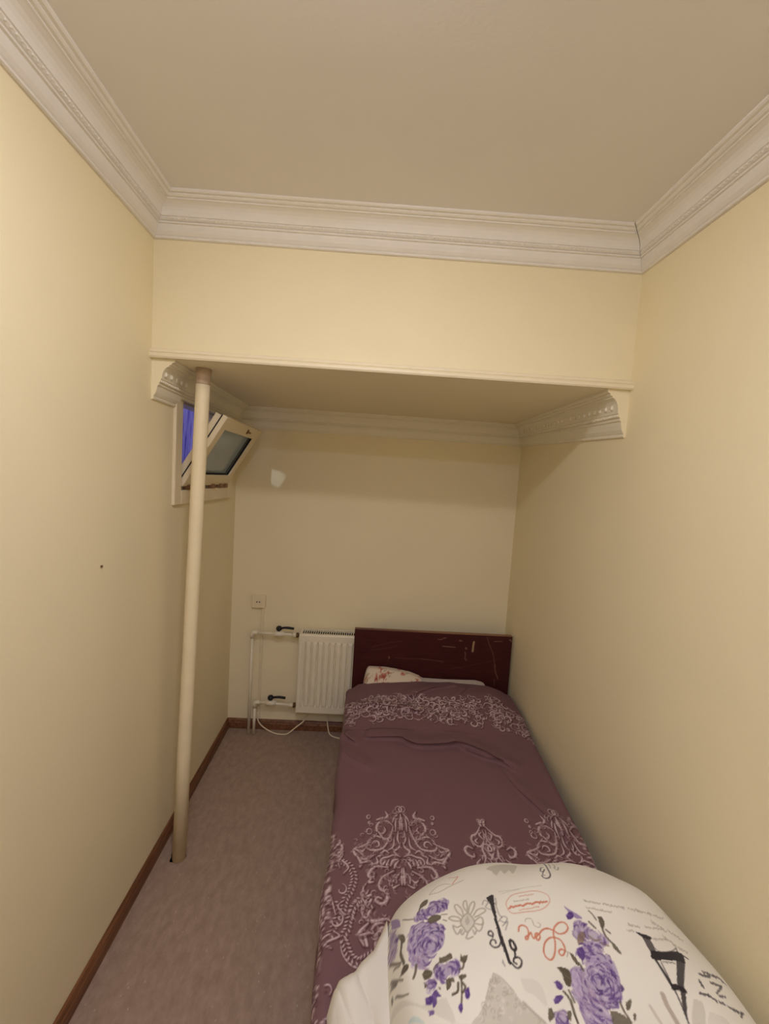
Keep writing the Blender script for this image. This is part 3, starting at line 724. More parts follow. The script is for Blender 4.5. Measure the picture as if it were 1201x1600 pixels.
# long scroll-work down the left edge of the cover
def curl(cx, cy, r, a0, turns, w, sgn=1, a=.85):
    scroll([(cx+r*(1-.75*t)*math.cos(a0+sgn*t*turns*6.283), cy+r*(1-.75*t)*math.sin(a0+sgn*t*turns*6.283)) for t in np.linspace(0,1,9)], w, a)
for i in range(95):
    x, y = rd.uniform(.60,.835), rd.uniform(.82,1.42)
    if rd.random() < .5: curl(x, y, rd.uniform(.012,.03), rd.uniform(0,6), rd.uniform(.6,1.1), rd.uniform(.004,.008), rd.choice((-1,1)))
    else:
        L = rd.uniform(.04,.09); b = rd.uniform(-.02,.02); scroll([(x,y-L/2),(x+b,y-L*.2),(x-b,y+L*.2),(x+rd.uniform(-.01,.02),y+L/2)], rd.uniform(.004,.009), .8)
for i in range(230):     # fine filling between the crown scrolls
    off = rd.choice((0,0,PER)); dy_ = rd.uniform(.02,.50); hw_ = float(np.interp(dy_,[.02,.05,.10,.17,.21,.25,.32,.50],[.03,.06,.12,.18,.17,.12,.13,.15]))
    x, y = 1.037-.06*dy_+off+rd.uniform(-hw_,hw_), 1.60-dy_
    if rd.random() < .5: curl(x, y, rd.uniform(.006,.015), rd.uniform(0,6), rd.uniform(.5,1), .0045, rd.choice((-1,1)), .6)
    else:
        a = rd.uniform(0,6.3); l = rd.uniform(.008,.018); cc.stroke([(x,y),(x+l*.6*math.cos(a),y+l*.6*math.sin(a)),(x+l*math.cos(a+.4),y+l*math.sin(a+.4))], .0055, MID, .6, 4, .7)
# band of curls near the headboard
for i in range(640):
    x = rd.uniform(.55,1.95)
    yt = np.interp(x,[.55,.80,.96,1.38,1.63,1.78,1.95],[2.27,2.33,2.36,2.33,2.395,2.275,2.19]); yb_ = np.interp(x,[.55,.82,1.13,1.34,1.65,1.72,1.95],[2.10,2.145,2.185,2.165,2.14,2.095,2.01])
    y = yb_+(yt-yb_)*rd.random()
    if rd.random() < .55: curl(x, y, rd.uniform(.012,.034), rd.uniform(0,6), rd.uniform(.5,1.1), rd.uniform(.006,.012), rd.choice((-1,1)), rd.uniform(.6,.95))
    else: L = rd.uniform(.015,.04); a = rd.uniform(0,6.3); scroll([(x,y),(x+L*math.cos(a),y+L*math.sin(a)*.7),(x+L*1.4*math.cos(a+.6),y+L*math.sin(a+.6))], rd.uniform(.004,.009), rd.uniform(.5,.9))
ysC = np.concatenate([np.arange(.56,.86,.03), np.arange(.86,1.63,.0024), np.arange(1.63,2.10,.005), np.arange(2.10,2.44,.003), np.linspace(2.44,2.505,14)])
tl = np.linspace(0,1,16)[:-1]; tt_ = np.linspace(0,1,400); trr = np.linspace(0,1,16)[1:]
rows = []; cols = []
Yc = ysC[:,None]; xl0 = .768+.006*np.sin(ysC*9)+.004*np.sin(ysC*23+1); xr0 = cover_xr(ysC)
RD = .035
Xtop = (xl0+RD)[:,None]+(xr0-xl0-2*RD)[:,None]*tt_[None,:]; Ztop = cover_top(Xtop, np.repeat(Yc,400,1)); Ytop = np.repeat(Yc,400,1)
zl, zr = Ztop[:,0], Ztop[:,-1]
def side(x0, z0, sgn, t, hem):
    """t 0..1 from the hem up to the top edge: straight drop then a rounded shoulder"""
    ang = np.clip((t-.6)/.4,0,1)*math.pi/2; dz_ = np.where(t < .6, 0, np.sin(ang))
    X = x0[:,None]-sgn*RD*np.cos(ang)[None,:]*1.0; Z = z0[:,None]-RD+RD*np.sin(ang)[None,:]
    low = np.clip(t/.6,0,1)[None,:]; Z = np.where(t[None,:] < .6, hem+(z0[:,None]-RD-hem)*low, Z)
    X = X+np.where(t[None,:] < .6, (.010*np.sin(ysC*17+2)+.006*np.sin(ysC*41))[:,None]*(1-low)*1.0, 0)
    return X, Z
Xs, Zs = side(xl0+RD, zl, 1, tl, .11); Xr_, Zr_ = side(xr0-RD, zr, -1, tl[::-1], .16)
Xall = np.concatenate([Xs,Xtop,Xr_],1); Zall = np.concatenate([Zs,Ztop,Zr_],1); Yall = np.repeat(Yc,Xall.shape[1],1)
# printed coordinate runs on over the hanging sides
arc = np.concatenate([np.zeros((len(ysC),1)), np.cumsum(np.hypot(np.diff(Xall,axis=1),np.diff(Zall,axis=1)),1)],1); k0 = len(tl); 
Uc = np.where(np.arange(Xall.shape[1])[None,:] < k0, Xtop[:,:1]-(arc[:,k0:k0+1]-arc), np.where(np.arange(Xall.shape[1])[None,:] >= k0+400, Xtop[:,-1:]+(arc-arc[:,k0+399:k0+400]), Xall))
ccol = cc.sample(Uc, Yall)
SH = fold_shift(Xtop, Ytop); Xall[:,k0:k0+400] += SH[0]; Yall[:,k0:k0+400] += SH[1]
cover = tag(empty('bed_cover', (1.25,1.5,.43)), 'plum-brown bed cover woven with pale scroll pattern, spread over the bed', 'bed cover')
grid_mesh('cover_cloth', np.stack([Xall,Yall,Zall],-1), MT['cover'], cover, ccol)

# ------------------------------------------------------------------ folded duvet at the foot of the bed
PRINT = """p g 0.22 0 959,855 1008,798 1053,793 1060,786 1063,749 955,842
p t 0.35 0 986,790 998,784 1011,764 983,784
r u 1 0 1003,963 1027,958 1061,945 1076,932 1075,908 1069,890 1051,881 1038,876 1026,862 1016,862 1003,874 993,894 994,932
r u 1 0 1014,978 1032,993 1050,990 1057,1002 1085,1004 1103,999 1096,979 1076,968 1051,968 1037,962 1013,969
p u 0.8 0 967,1076 973,1048 981,1012 980,988 966,1026
r u 0.9 0 961,1036 972,981 968,938 963,940 957,964
p o 0.9 0 1032,1010 1042,1019 1053,1017 1047,1003 1033,998 1023,987
p o 0.9 0 1043,959 1056,967 1075,961 1071,950 1048,948
s o 0.8 2.5 988,999 999,986 1012,977
p o 0.9 0 975,973 986,955 988,939 982,939 976,961
s o 0.9 4.59 981,948 979,934 977,921 982,895
p o 1 0 975,886 982,892 991,884 987,876 977,880
s o 0.9 2.5 956,953 966,922 976,904
s o 0.9 2.08 962,920 969,909 974,902
s o 0.9 2.08 973,883 980,878 986,879
s o 0.8 5.42 1007,875 1004,863 999,854
s o 0.8 2.08 1079,948 1087,943
s o 0.8 2.08 1078,962 1091,960
p o 0.9 0 1057,869 1067,867 1082,870 1084,859 1075,857 1063,855 1055,859
p o 0.9 0 1041,852 1048,859 1055,859 1046,850 1041,843
r u 1 0 1066,852 1087,853 1097,843 1097,833 1086,828 1070,828 1057,820 1044,833 1042,848 1055,854
p o 0.95 0 1017,852 1026,857 1038,848 1034,839 1021,839
p o 0.95 0 1103,862 1106,857 1117,857 1109,843 1100,849
s o 0.9 3.75 1107,846 1102,835 1095,834
p o 0.95 0 1064,824 1074,821 1071,809 1062,804
p o 0.9 0 1070,824 1078,823 1080,815 1075,816
p o 0.95 0 1089,824 1106,822 1104,817 1093,815
s o 0.95 3.34 1095,820 1093,805 1090,789 1086,775
s o 0.95 4.59 1072,794 1083,797 1087,811
s o 0.95 4.17 1096,809 1100,801 1094,794
p d 1 0 1082,775 1088,777 1088,770 1083,762 1079,770
p d 1 0 1098,796 1107,800 1107,789 1101,781 1096,786
p o 0.9 0 1018,835 1023,834 1024,825 1019,824
r u 1 0 1024,836 1043,828 1037,818 1027,813 1027,825
p o 0.9 0 1046,815 1051,812 1050,809 1047,811
p d 1 0 1018,805 1031,805 1029,791 1018,794
p d 0.9 0 1032,806 1040,813 1046,803 1049,797 1040,798 1039,789 1032,783 1030,789
p d 0.8 0 1021,781 1030,780 1031,773 1022,773
s o 0.85 2.29 956,913 966,888 978,868
s o 0.85 2.29 957,903 967,880
s o 0.85 2.29 957,896 965,881
s o 0.85 2.29 963,864 965,861 975,843 986,833
s o 0.85 2.29 957,880 958,867
s o 0.85 2.29 956,901 955,900
s b 0.55 1.67 1060,1035 1079,1052 1100,1058 1118,1052
s b 0.55 1.67 1059,1033 1085,1031 1117,1045 1156,1062
s e 0.8 2.08 1121,1086 1135,1080 1145,1081 1123,1051
s u 0.6 8.34 999,1106 1020,1113 1044,1118 1067,1122
s o 0.4 2.92 1001,1107 1033,1117
p g 0.3 0 1140,953 1126,944 1118,931 1122,917 1128,906 1140,914 1150,925 1148,939
p g 0.5 0 1138,946 1129,933 1132,922 1140,931
s g 0.8 3.54 1140,953 1126,944 1118,931 1122,917 1128,906 1140,914 1150,925 1148,939 1140,953
s g 0.8 3.54 1140,953 1134,971 1138,985 1144,987 1143,968 1139,956
s g 0.8 3.54 1142,953 1149,970 1160,981 1163,974 1156,960 1147,949
s g 0.8 3.54 1126,946 1117,958 1113,977 1120,981 1128,966 1129,950
s g 0.8 3.54 1152,943 1164,955 1178,957 1183,949 1168,942 1154,938
s g 0.8 3.54 1119,935 1104,939 1093,948 1102,951 1115,946 1120,938
s g 0.8 3.54 1152,929 1166,936 1171,928 1165,918 1153,922
s g 0.8 3.54 1117,924 1107,922 1099,928 1101,913 1106,906 1115,916
s g 0.8 3.54 1147,917 1153,905 1161,907 1170,921
s g 0.8 3.54 1118,913 1113,907 1117,903 1121,908
s g 0.8 3.54 1142,909 1144,899 1149,905
s g 0.8 3.54 1129,904 1123,894 1128,891 1138,894
p g 0.5 0 1228,1097 1248,1115 1291,1129 1324,1119 1292,1061 1289,1084 1269,1064 1266,1086 1246,1063 1239,1087
p k 0.92 0 1195,986 1214,992 1208,957 1204,915 1206,874 1209,837 1203,835 1199,868 1197,906 1199,955
s k 0.9 3.62 1208,837 1217,827 1227,829 1233,839 1229,846 1219,845 1215,838 1220,834
s k 0.95 5.31 1222,880 1227,876 1229,864 1223,860 1218,867 1219,878
s k 0.9 4.35 1225,861 1222,848
s k 0.85 3.14 1201,899 1199,879 1191,868 1180,866 1173,874 1179,882 1186,880 1186,874
s k 0.85 3.38 1182,887 1185,894 1182,901 1176,899 1175,893 1181,890
s k 0.35 2.41 1206,920 1220,931 1229,926 1220,917 1211,922
s k 0.35 2.41 1213,910 1228,919 1217,901
s k 0.35 2.41 1180,967 1188,979 1195,971 1186,960
s k 0.35 2.41 1212,968 1212,939 1217,929
s k 0.35 2.41 1186,957 1196,950
s k 0.35 2.41 1217,981 1214,962
s k 0.35 2.41 1191,841 1193,830 1190,837
s e 0.65 1.69 1243,970 1261,983 1296,989 1330,992 1352,984 1353,971 1341,958 1317,946 1278,940 1248,937 1238,946 1237,959 1243,970
s e 0.95 3.45 1241,949 1244,950 1247,954
s e 0.95 3.45 1250,954 1251,951 1254,952
s e 0.95 3.45 1255,952 1259,954 1261,953
s e 0.95 3.45 1263,954 1266,954 1269,956
s e 0.95 3.45 1270,955 1273,956 1275,954
s e 0.95 3.45 1277,954 1279,954 1283,957
s e 0.95 3.45 1285,957 1288,959 1292,960
s e 0.95 3.45 1293,960 1295,959 1298,960
s e 0.95 3.45 1300,960 1302,958 1305,960
s e 0.95 3.45 1307,960 1310,962 1314,964
s e 0.95 3.45 1315,963 1318,964 1321,964
s e 0.95 3.45 1322,961 1325,964 1328,966
s e 0.95 3.45 1330,963 1333,965 1336,966
s e 0.95 3.45 1337,965 1340,966 1344,967
s e 0.6 1.86 1265,944 1266,944 1269,944
s e 0.6 1.86 1271,946 1273,945 1275,946
s e 0.6 1.86 1277,947 1279,947 1281,947
s e 0.6 1.86 1283,946 1285,947 1287,947
s e 0.6 1.86 1289,949 1291,948 1293,948
s e 0.6 1.86 1295,949 1298,949 1299,949
s e 0.6 1.86 1301,950 1304,951 1306,952
s e 0.6 1.86 1308,952 1310,952 1313,954
s e 0.6 1.86 1314,952 1317,954 1318,952
s e 0.55 1.86 1276,979 1277,977 1280,978
s e 0.55 1.86 1282,979 1284,979 1287,979
s e 0.55 1.86 1289,979 1291,980 1295,981
s e 0.55 1.86 1296,981 1298,979 1301,980
s e 0.55 1.86 1303,982 1305,981 1308,982
s e 0.55 1.86 1310,981 1313,984 1315,983
s g 0.9 1.86 1259,967 1260,965 1262,966
s g 0.9 1.86 1265,966 1266,965 1268,967
s g 0.9 1.86 1270,966 1272,966 1273,967
s g 0.9 1.86 1277,968 1277,966 1280,967
s g 0.9 1.86 1282,967 1284,969 1286,969
s g 0.9 1.86 1289,969 1290,968 1292,970
s g 0.9 1.86 1294,968 1297,971 1298,969
s g 0.5 1.45 1230,999 1272,998 1324,1005 1349,1009
s g 0.4 1.45 1236,991 1282,997
s e 0.95 3.14 1247,898 1252,908 1262,911 1270,906 1270,895 1264,884 1259,882 1260,887 1270,892 1276,896 1276,889 1278,885 1282,887 1286,894 1292,895 1295,889 1289,882 1284,883 1288,890 1295,894 1305,902 1319,906 1332,902 1343,895 1359,898 1370,908 1367,919 1353,919 1337,908 1329,894 1325,876 1314,854 1301,842 1292,847 1291,859 1301,876 1316,886 1329,887 1340,882 1343,869 1340,859 1332,851 1326,852 1326,859 1334,863 1340,860
s b 0.6 1.69 1340,860 1345,856 1339,847
s g 0.8 1.69 1270,919 1275,925 1286,926 1289,919 1290,911 1300,908 1306,914 1301,918
s k 0.85 3.38 1413,1146 1395,1079 1389,1049 1378,1036 1366,1035 1363,1043
s k 0.8 2.9 1384,1083 1378,1082 1368,1063 1375,1061 1383,1072
s k 0.7 2.41 1375,1061 1367,1047 1373,1045
s k 0.45 2.17 1419,1123 1405,1081
s k 0.5 2.41 1427,1114 1426,1099 1417,1083 1422,1075 1433,1093
s g 0.9 1.63 1439,971 1440,966 1443,969 1443,964 1446,966 1448,963 1451,965 1452,962 1455,966 1457,962 1459,964 1461,960 1463,963 1464,959 1468,962 1469,959 1472,961 1473,958 1478,961
s g 0.9 1.63 1485,961 1483,957 1490,961 1490,956 1494,959 1494,956 1498,959 1499,953 1505,959 1504,955 1506,956 1509,954 1514,958 1515,953 1518,956 1519,954 1525,958 1526,954 1532,958 1530,952 1537,959 1534,951
s g 0.8 1.63 1436,953 1437,949 1441,950 1441,947 1445,950 1448,947 1452,949 1452,946 1457,949 1456,944 1460,946 1461,943 1464,945 1467,942 1471,946 1471,941 1475,945 1476,940 1480,942 1480,940 1486,942 1486,939 1490,942 1490,938 1496,942
s g 0.8 1.63 1546,958 1548,955 1552,959 1554,954 1559,959 1559,956 1562,958 1562,953 1572,962 1571,956 1575,961 1575,955 1582,960
p u 0.75 0 1383,958 1395,947 1413,930 1411,925 1397,929 1385,950
p d 1 0 1379,936 1389,943 1397,941 1397,934 1389,927 1379,927
r u 0.8 0 1392,921 1403,925 1410,918 1425,900 1441,887 1456,879 1441,867 1428,864 1421,877 1400,881 1378,879 1381,901
s o 0.9 2.9 1438,943 1443,934 1446,921
p o 0.95 0 1453,928 1463,928 1462,913 1449,900 1450,914
s o 0.85 4.35 1426,918 1434,904
s o 0.85 3.99 1458,900 1464,893
p o 0.9 0 1455,874 1462,871 1467,853 1462,852 1455,862
s o 0.8 4.71 1450,900 1450,886 1456,874
p b 0.75 0 1383,889 1397,898 1403,891 1387,872 1377,873
s b 0.7 3.99 1410,888 1421,878 1433,880
s b 0.6 4.71 1432,872 1445,867
r u 1 0 1368,863 1381,867 1397,877 1426,874 1424,852 1438,841 1439,822 1430,790 1418,771 1395,758 1380,753 1374,727 1323,722 1320,741 1319,772 1325,797 1338,824 1353,829 1370,825 1375,841 1364,850
p d 0.9 0 1370,863 1384,866 1382,850 1371,841 1365,850
p d 0.7 0 1393,868 1401,870 1402,857 1395,856
p l 0.7 0 1394,849 1409,848 1393,834 1383,832
p l 0.65 0 1337,821 1348,816 1344,795 1334,769 1325,774 1327,796
p o 0.95 0 1348,857 1356,851 1360,834 1355,830 1350,841
s o 0.85 4.71 1360,835 1363,821
p o 1 0 1307,827 1320,827 1331,821 1328,804 1317,788 1310,796 1312,813
p d 0.95 0 1288,798 1297,801 1303,791 1295,783 1289,787
p d 0.95 0 1273,766 1282,773 1295,772 1287,764 1274,758
s o 0.95 4.71 1300,780 1306,765 1304,746 1303,727
s o 0.9 3.99 1312,782 1313,761
r u 0.9 0 1266,742 1279,747 1288,743 1281,722 1259,724
p o 0.9 0 1256,753 1262,753 1262,740 1253,733 1249,736
p o 0.9 0 1291,746 1299,746 1291,731 1287,735
s o 0.9 3.99 1413,767 1413,753 1417,736
p o 0.9 0 1425,767 1439,773 1438,769 1427,757 1420,756
p o 0.9 0 1428,747 1435,751 1430,741 1424,738
p o 0.8 0 1383,753 1401,750 1413,742 1412,728 1378,727
p k 0.95 0 1529,901 1542,899 1565,895 1558,887 1540,891
p k 0.7 0 1541,892 1558,888 1553,860 1539,857
p k 0.97 0 1541,862 1572,863 1610,871 1623,866 1609,842 1598,846 1554,843 1533,845
s k 0.6 1.87 1556,871 1561,863 1577,863 1601,871 1619,882
s k 0.9 4.27 1613,871 1622,865 1629,859
s k 0.9 5.87 1540,844 1541,820 1541,796
s k 0.7 2.4 1550,840 1547,821 1544,802
p k 0.8 0 1592,847 1612,848 1568,794 1565,786 1552,791
s k 0.5 2.35 1555,840 1555,840 1555,838
s k 0.5 2.35 1558,840 1560,840 1560,838
s k 0.5 2.35 1563,840 1565,840 1563,837
s k 0.5 2.35 1568,840 1569,840 1570,840
s k 0.5 2.35 1571,839 1572,839 1574,840
s k 0.5 2.35 1576,840 1578,841 1578,840
s k 0.5 2.35 1579,839 1581,839 1582,839
p k 0.95 0 1540,798 1555,794 1565,786 1562,778 1550,783 1537,785
s k 0.85 2.67 1541,785 1537,763 1528,729
p k 0.8 0 1552,783 1561,781 1534,740 1528,726 1536,754
s k 0.6 2.13 1613,871 1619,882
s g 0.75 1.87 1524,919 1522,912 1526,918 1526,912 1531,916 1530,911 1535,916 1538,912 1540,915 1542,912 1546,916 1547,911 1550,915
s g 0.75 1.87 1572,959 1573,954 1579,961 1580,955 1586,960 1583,955 1592,961 1594,958 1597,961 1600,958 1608,966 1604,959 1612,965
s g 0.75 1.87 1613,964 1607,956 1615,963 1618,960 1625,965 1625,961 1633,969 1629,959 1638,966 1638,961 1643,967 1644,963 1656,974
s g 0.75 1.87 1567,921 1567,916 1572,920 1572,917 1578,921 1578,917 1583,921 1588,919 1595,925 1594,921 1604,927 1602,921 1612,928 1612,924 1620,931 1619,927
s g 0.75 1.87 1601,945 1597,934 1605,941 1601,932 1609,939 1608,930 1615,937 1616,931 1621,935 1619,926 1625,932 1620,922 1631,928
s g 0.75 1.87 1606,910 1605,903 1611,907 1603,897 1611,903 1608,896 1614,901 1614,895 1620,900 1618,893 1621,896 1616,887 1624,893
s g 0.75 1.87 1621,889 1618,883 1625,890 1626,884 1632,888 1627,879 1637,887 1632,878 1640,883 1639,880 1642,883 1640,875 1648,883
s g 0.75 1.87 1639,936 1638,929 1642,933 1640,925 1649,930 1648,923 1654,930 1652,922 1662,929 1655,917 1664,923 1663,916 1668,923
s g 0.75 1.87 1510,902 1514,899 1517,903 1518,900 1524,904 1523,899 1527,901
s g 0.75 1.87 1568,893 1569,890 1574,894 1573,888 1579,895 1580,891 1589,897 1588,893 1595,898 1593,893 1602,900 1602,896 1609,901
s o 0.8 2.67 1636,1090 1647,1080 1659,1072 1674,1060
s o 0.8 2.67 1633,1071 1658,1073
s o 0.8 2.67 1680,1002 1688,986 1703,977
s o 0.8 2.67 1717,978 1718,946
s o 0.8 2.67 1711,926 1718,915
s o 0.8 2.67 1681,1051 1688,1042
s k 0.7 2.67 1627,825 1628,823 1633,827 1631,822 1636,825 1634,821 1643,827 1639,821 1647,827 1645,822 1654,830 1650,823 1659,830
s k 0.7 2.67 1645,836 1644,830 1652,836 1653,832 1660,838 1657,831 1664,836 1665,832 1675,840 1668,832 1680,840 1674,832 1687,842
s k 0.7 2.67 1690,844 1687,838 1697,845 1694,839 1701,844 1693,834 1704,841 1702,837 1707,840 1706,836
s k 0.7 2.67 1616,810 1611,803 1616,806 1611,799 1614,801 1609,796 1615,799 1612,795 1613,795 1611,792
s k 0.7 2.67 1644,813 1643,809 1650,813 1647,809 1654,815 1653,809 1658,814 1657,810 1664,815 1664,811 1669,816 1668,812 1676,818
s k 0.7 2.67 1675,817 1662,805 1663,808 1652,798 1651,799 1640,790 1638,790
s k 0.7 2.67 1593,781 1590,778 1596,782 1594,778 1598,780 1598,777 1602,781 1600,777 1606,781 1604,778 1610,780 1608,777 1613,782
s k 0.7 2.67 1611,780 1609,776 1616,779 1614,775 1618,776 1617,773 1621,775 1620,771 1624,774 1621,769
s k 0.7 2.67 1630,774 1629,770 1632,773 1632,770 1640,775 1638,770 1642,772
s k 0.7 2.67 1647,772 1649,769 1653,772 1653,769 1658,772 1657,768 1665,774 1661,768 1672,775 1671,771
s k 0.7 2.67 1672,774 1669,769 1678,775 1679,772 1689,780 1684,774 1695,781
s k 0.7 2.67 1688,778 1683,773 1683,774 1678,768 1678,769 1671,763 1678,768
s k 0.7 2.67 1640,786 1642,785 1647,789 1647,785 1654,791 1657,789 1662,793
s b 0.45 9.07 1511,779 1507,760 1506,728
s b 0.25 5.34 1472,761 1474,732
p g 0.35 0 1569,769 1583,761 1559,726 1534,727
p g 0.2 0 1586,747 1614,743 1615,733 1567,727
r u 0.95 0 1738,828 1740,817 1743,805 1746,787 1746,788 1743,802 1741,813
p g 0.45 0 1164,818 1180,809 1198,787 1208,769 1225,750 1240,732 1242,726 1107,740 1119,758 1137,779 1150,799
s g 0.6 1.93 1164,818 1180,809 1198,787
s g 0.6 1.93 1164,818 1150,799 1137,779
s g 0.7 4.25 1211,768 1225,750 1240,732
s w 0.55 1.74 1162,777 1163,775 1160,773 1158,773 1158,776
s g 0.55 1.74 1168,804 1162,802 1159,805 1161,810 1167,811
s g 0.55 1.74 1177,766 1177,768 1179,770 1181,768 1180,767
s w 0.55 1.74 1168,755 1163,755 1162,760 1166,762 1170,761
s g 0.55 1.74 1152,793 1152,790 1149,788 1145,790 1147,794
s g 0.55 1.74 1194,767 1196,766 1195,762 1192,761 1190,763
s w 0.55 1.74 1159,804 1163,803 1163,798 1159,796 1155,798
s g 0.55 1.74 1142,777 1139,778 1139,780 1142,782 1144,780
s g 0.55 1.74 1184,788 1185,786 1182,784 1179,785 1180,787
s w 0.55 1.74 1118,750 1120,753 1123,753 1124,751 1122,748
s g 0.55 1.74 1166,802 1161,801 1157,804 1161,810 1167,810
s g 0.55 1.74 1141,771 1142,767 1138,765 1135,766 1135,770
s w 0.55 1.74 1144,794 1146,796 1148,795 1148,793 1146,792
s g 0.55 1.74 1160,809 1160,805 1156,803 1153,805 1154,808
s g 0.55 1.74 1165,776 1160,774 1158,777 1160,780 1164,781
s w 0.55 1.74 1147,770 1146,767 1141,765 1138,768 1141,771
s g 0.55 1.74 1168,800 1163,800 1161,804 1165,807 1169,806
s g 0.55 1.74 1194,783 1187,782 1185,786 1189,791 1195,791
s w 0.55 1.74 1212,755 1215,756 1217,754 1215,752 1212,751
s g 0.55 1.74 1158,806 1163,808 1166,806 1165,802 1160,800
s g 0.55 1.74 1131,759 1132,756 1130,755 1126,755 1126,758
s w 0.55 1.74 1169,767 1168,764 1165,764 1163,766 1165,769
s g 0.55 1.74 1128,766 1126,770 1129,774 1134,773 1135,769
s g 0.55 1.74 1148,775 1146,778 1148,781 1152,780 1153,777
s w 0.55 1.74 1169,802 1171,801 1169,799 1167,798 1166,800
s g 0.55 1.74 1164,805 1168,809 1173,809 1174,805 1170,801
s g 0.55 1.74 1143,758 1143,762 1148,763 1151,761 1149,757
s w 0.55 1.74 1184,787 1184,791 1187,793 1190,792 1189,788
s g 0.55 1.74 1159,746 1155,746 1154,750 1158,753 1162,751
s g 0.55 1.74 1148,752 1147,750 1145,749 1144,752 1144,753
s w 0.55 1.74 1178,797 1184,799 1188,796 1185,790 1179,789
s g 0.55 1.74 1154,805 1154,808 1157,809 1160,808 1159,805
s g 0.55 1.74 1211,758 1208,758 1207,761 1209,763 1213,763
s w 0.55 1.74 1138,770 1141,772 1142,771 1142,769 1140,768
s g 0.55 1.74 1128,765 1132,764 1132,761 1129,759 1126,760
s g 0.55 1.74 1161,751 1156,752 1155,756 1159,760 1164,758
s w 0.55 1.74 1192,754 1196,759 1201,759 1202,754 1197,750
s g 0.55 1.74 1154,798 1150,798 1149,801 1153,804 1156,803
s g 0.55 1.74 1134,762 1129,763 1130,768 1134,770 1138,767
s w 0.55 1.74 1155,807 1159,810 1162,808 1161,805 1157,803
s g 0.55 1.74 1151,783 1151,779 1147,778 1144,780 1146,784
s g 0.55 1.74 1206,767 1205,765 1202,765 1201,766 1203,768
s w 0.55 1.74 1175,746 1178,748 1181,747 1180,744 1177,742
s g 0.55 1.74 1117,749 1121,752 1125,751 1125,747 1121,745
s g 0.55 1.74 1182,783 1176,781 1174,784 1177,788 1182,789
s w 0.55 1.74 1165,761 1169,762 1170,759 1168,756 1164,756
s g 0.55 1.74 1169,805 1170,803 1167,800 1164,801 1164,805
s g 0.55 1.74 1178,792 1182,794 1185,791 1183,787 1178,786
s w 0.55 1.74 1116,753 1120,754 1123,752 1121,749 1117,748
s g 0.55 1.74 1162,759 1161,759 1160,761 1162,763 1164,762
s g 0.55 1.74 1141,765 1141,767 1142,769 1145,768 1145,766
s w 0.55 1.74 1172,775 1174,775 1173,772 1170,772 1170,774
s g 0.55 1.74 1185,783 1184,782 1182,781 1181,782 1182,784
s g 0.55 1.74 1213,767 1215,762 1211,757 1206,758 1205,763
s w 0.55 1.74 1161,802 1164,801 1162,798 1159,797 1158,799
s g 0.55 1.74 1156,792 1154,792 1153,794 1155,796 1157,796
s g 0.55 1.74 1229,738 1232,736 1231,733 1228,732 1226,734
s w 0.55 1.74 1169,776 1172,777 1174,775 1172,772 1168,772
s g 0.55 1.74 1157,788 1153,788 1152,792 1156,794 1159,793
s g 0.55 1.74 1200,773 1197,772 1196,773 1198,776 1200,775
p g 0.15 0 1218,808 1246,805 1258,790 1255,756 1236,778 1221,785"""
PC = dict(u=(140,114,164), d=(92,66,128), l=(206,186,208), o=(96,86,68), g=(176,166,146), k=(44,38,38), e=(206,118,84), b=(134,110,88), t=(150,192,192), w=(232,224,212))
dc = Canvas(.92,.36,1.84,1.28,(240,234,216))
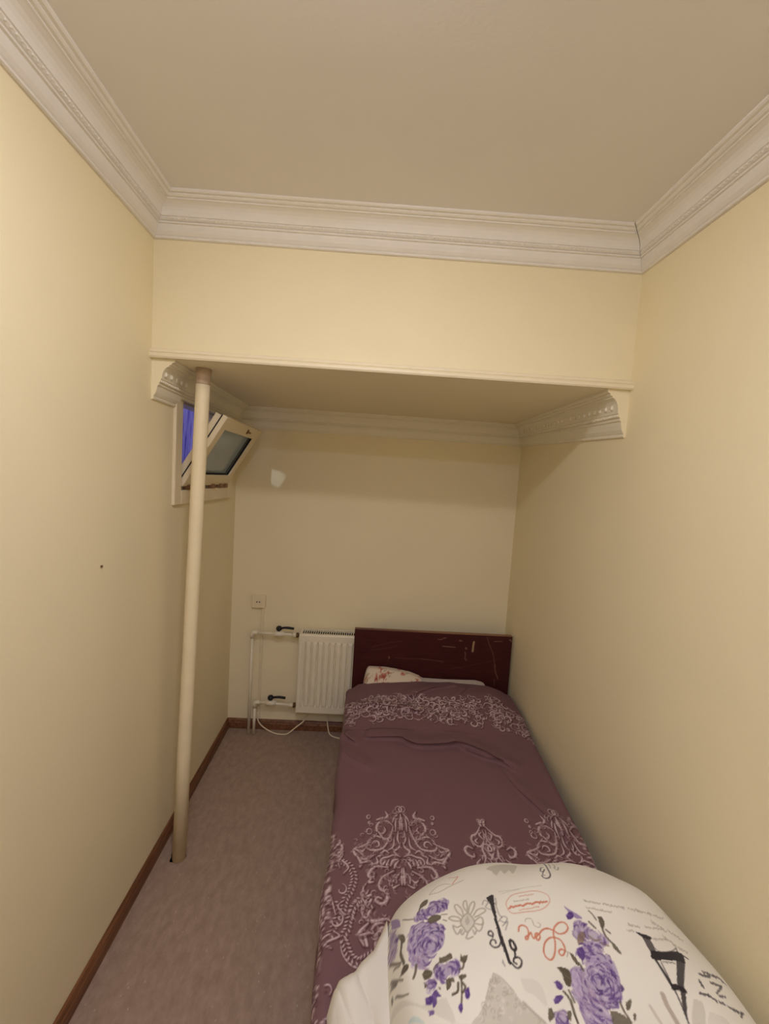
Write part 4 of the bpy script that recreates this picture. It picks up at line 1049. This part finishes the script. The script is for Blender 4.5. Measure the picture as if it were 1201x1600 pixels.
for i, (ln, ox_, oy_) in enumerate([(l, 0, 0) for l in PRINT.strip().split('\n')]+[(l, -.17, -.44) for l in PRINT.strip().split('\n')]):   # the print repeats towards the foot
    t = ln.split(); P = [tuple(float(q)/1000 for q in s_.split(',')) for s_ in t[4:]]; a = float(t[2])
    if oy_:
        P = [(.93+(p[0]+ox_-.93)%.90, p[1]+oy_) for p in P]
        if max(p[1] for p in P) > .76 or max(p[0] for p in P)-min(p[0] for p in P) > .4: continue
    if t[0] == 's': dc.stroke(P, max(float(t[3])/1000,.0012), PC[t[1]], a)
    elif t[0] == 'p':
        dc.poly(P, PC[t[1]], a)
        if t[1] == 'o' and len(P) > 3:
            c_ = np.mean(P,0); dc.stroke([P[0], tuple(c_), P[len(P)//2]], .0016, (140,130,104), .6)
        if t[1] == 'd' and len(P) > 3:
            c_ = np.mean(P,0); dc.stroke([P[0], tuple(c_)], .003, (150,124,178), .5)
    else: dc.rose(P, i, a)
us = np.linspace(0,1,430); us = .7*us+.3*(.5-.5*np.cos(us*math.pi)); vsn = np.linspace(0,1,400); vsn = .75*vsn+.25*np.sin(vsn*math.pi/2)
Ud, Vd = np.meshgrid(us, vsn, indexing='ij'); DS = duvet_surf(Ud, Vd)
duv = tag(empty('duvet', (1.35,.8,.43)), 'white folded duvet printed with purple roses, towers and orange script on the bed', 'duvet')
grid_mesh('printed_side', DS, MT['cloth'], duv, dc.sample(DS[...,0], DS[...,1]))
# white reverse bulging out on the left
uw, vw = np.linspace(0,1,130), np.linspace(0,1,150); Uw, Vw = np.meshgrid(uw, vw, indexing='ij')
yfar = np.interp(uw, [0,.08,.16,.3,.4,.52,.62,.75,.9,1], [.93,.968,.985,.99,.998,1.02,1.032,1.045,1.085,1.115])
Yw = .40+(yfar[:,None]-.40)*Vw; xleft = np.interp(Yw[0], [.4,.7,.82,.88,.93], [.85,.845,.832,.816,.808])[None,:]
Xw = xleft+(.957-xleft)*Uw
ew = edge(Uw*.154,.045)*edge((1-Vw)*.55,.05)
hw = np.interp(uw,[0,.3,.6,.85,1],[.055,.062,.066,.078,.085])[:,None]
fx = Uw*.154+.05*(Vw-.5)*(1-Uw)
wv = 2.4*vnoise(Xw*9,Yw*5,31)
Zw = .438+hw*ew+ew*(.015*np.abs(np.sin(fx*52+wv*1.4+.6))+.0035*np.sin(fx*105+wv*3+Vw*3)+.016*vnoise(Xw*12,Yw*5,21)+.005*vnoise(Xw*40,Yw*9,22))
grid_mesh('white_side', np.stack([Xw,Yw,Zw],-1), MT['lining'], duv)
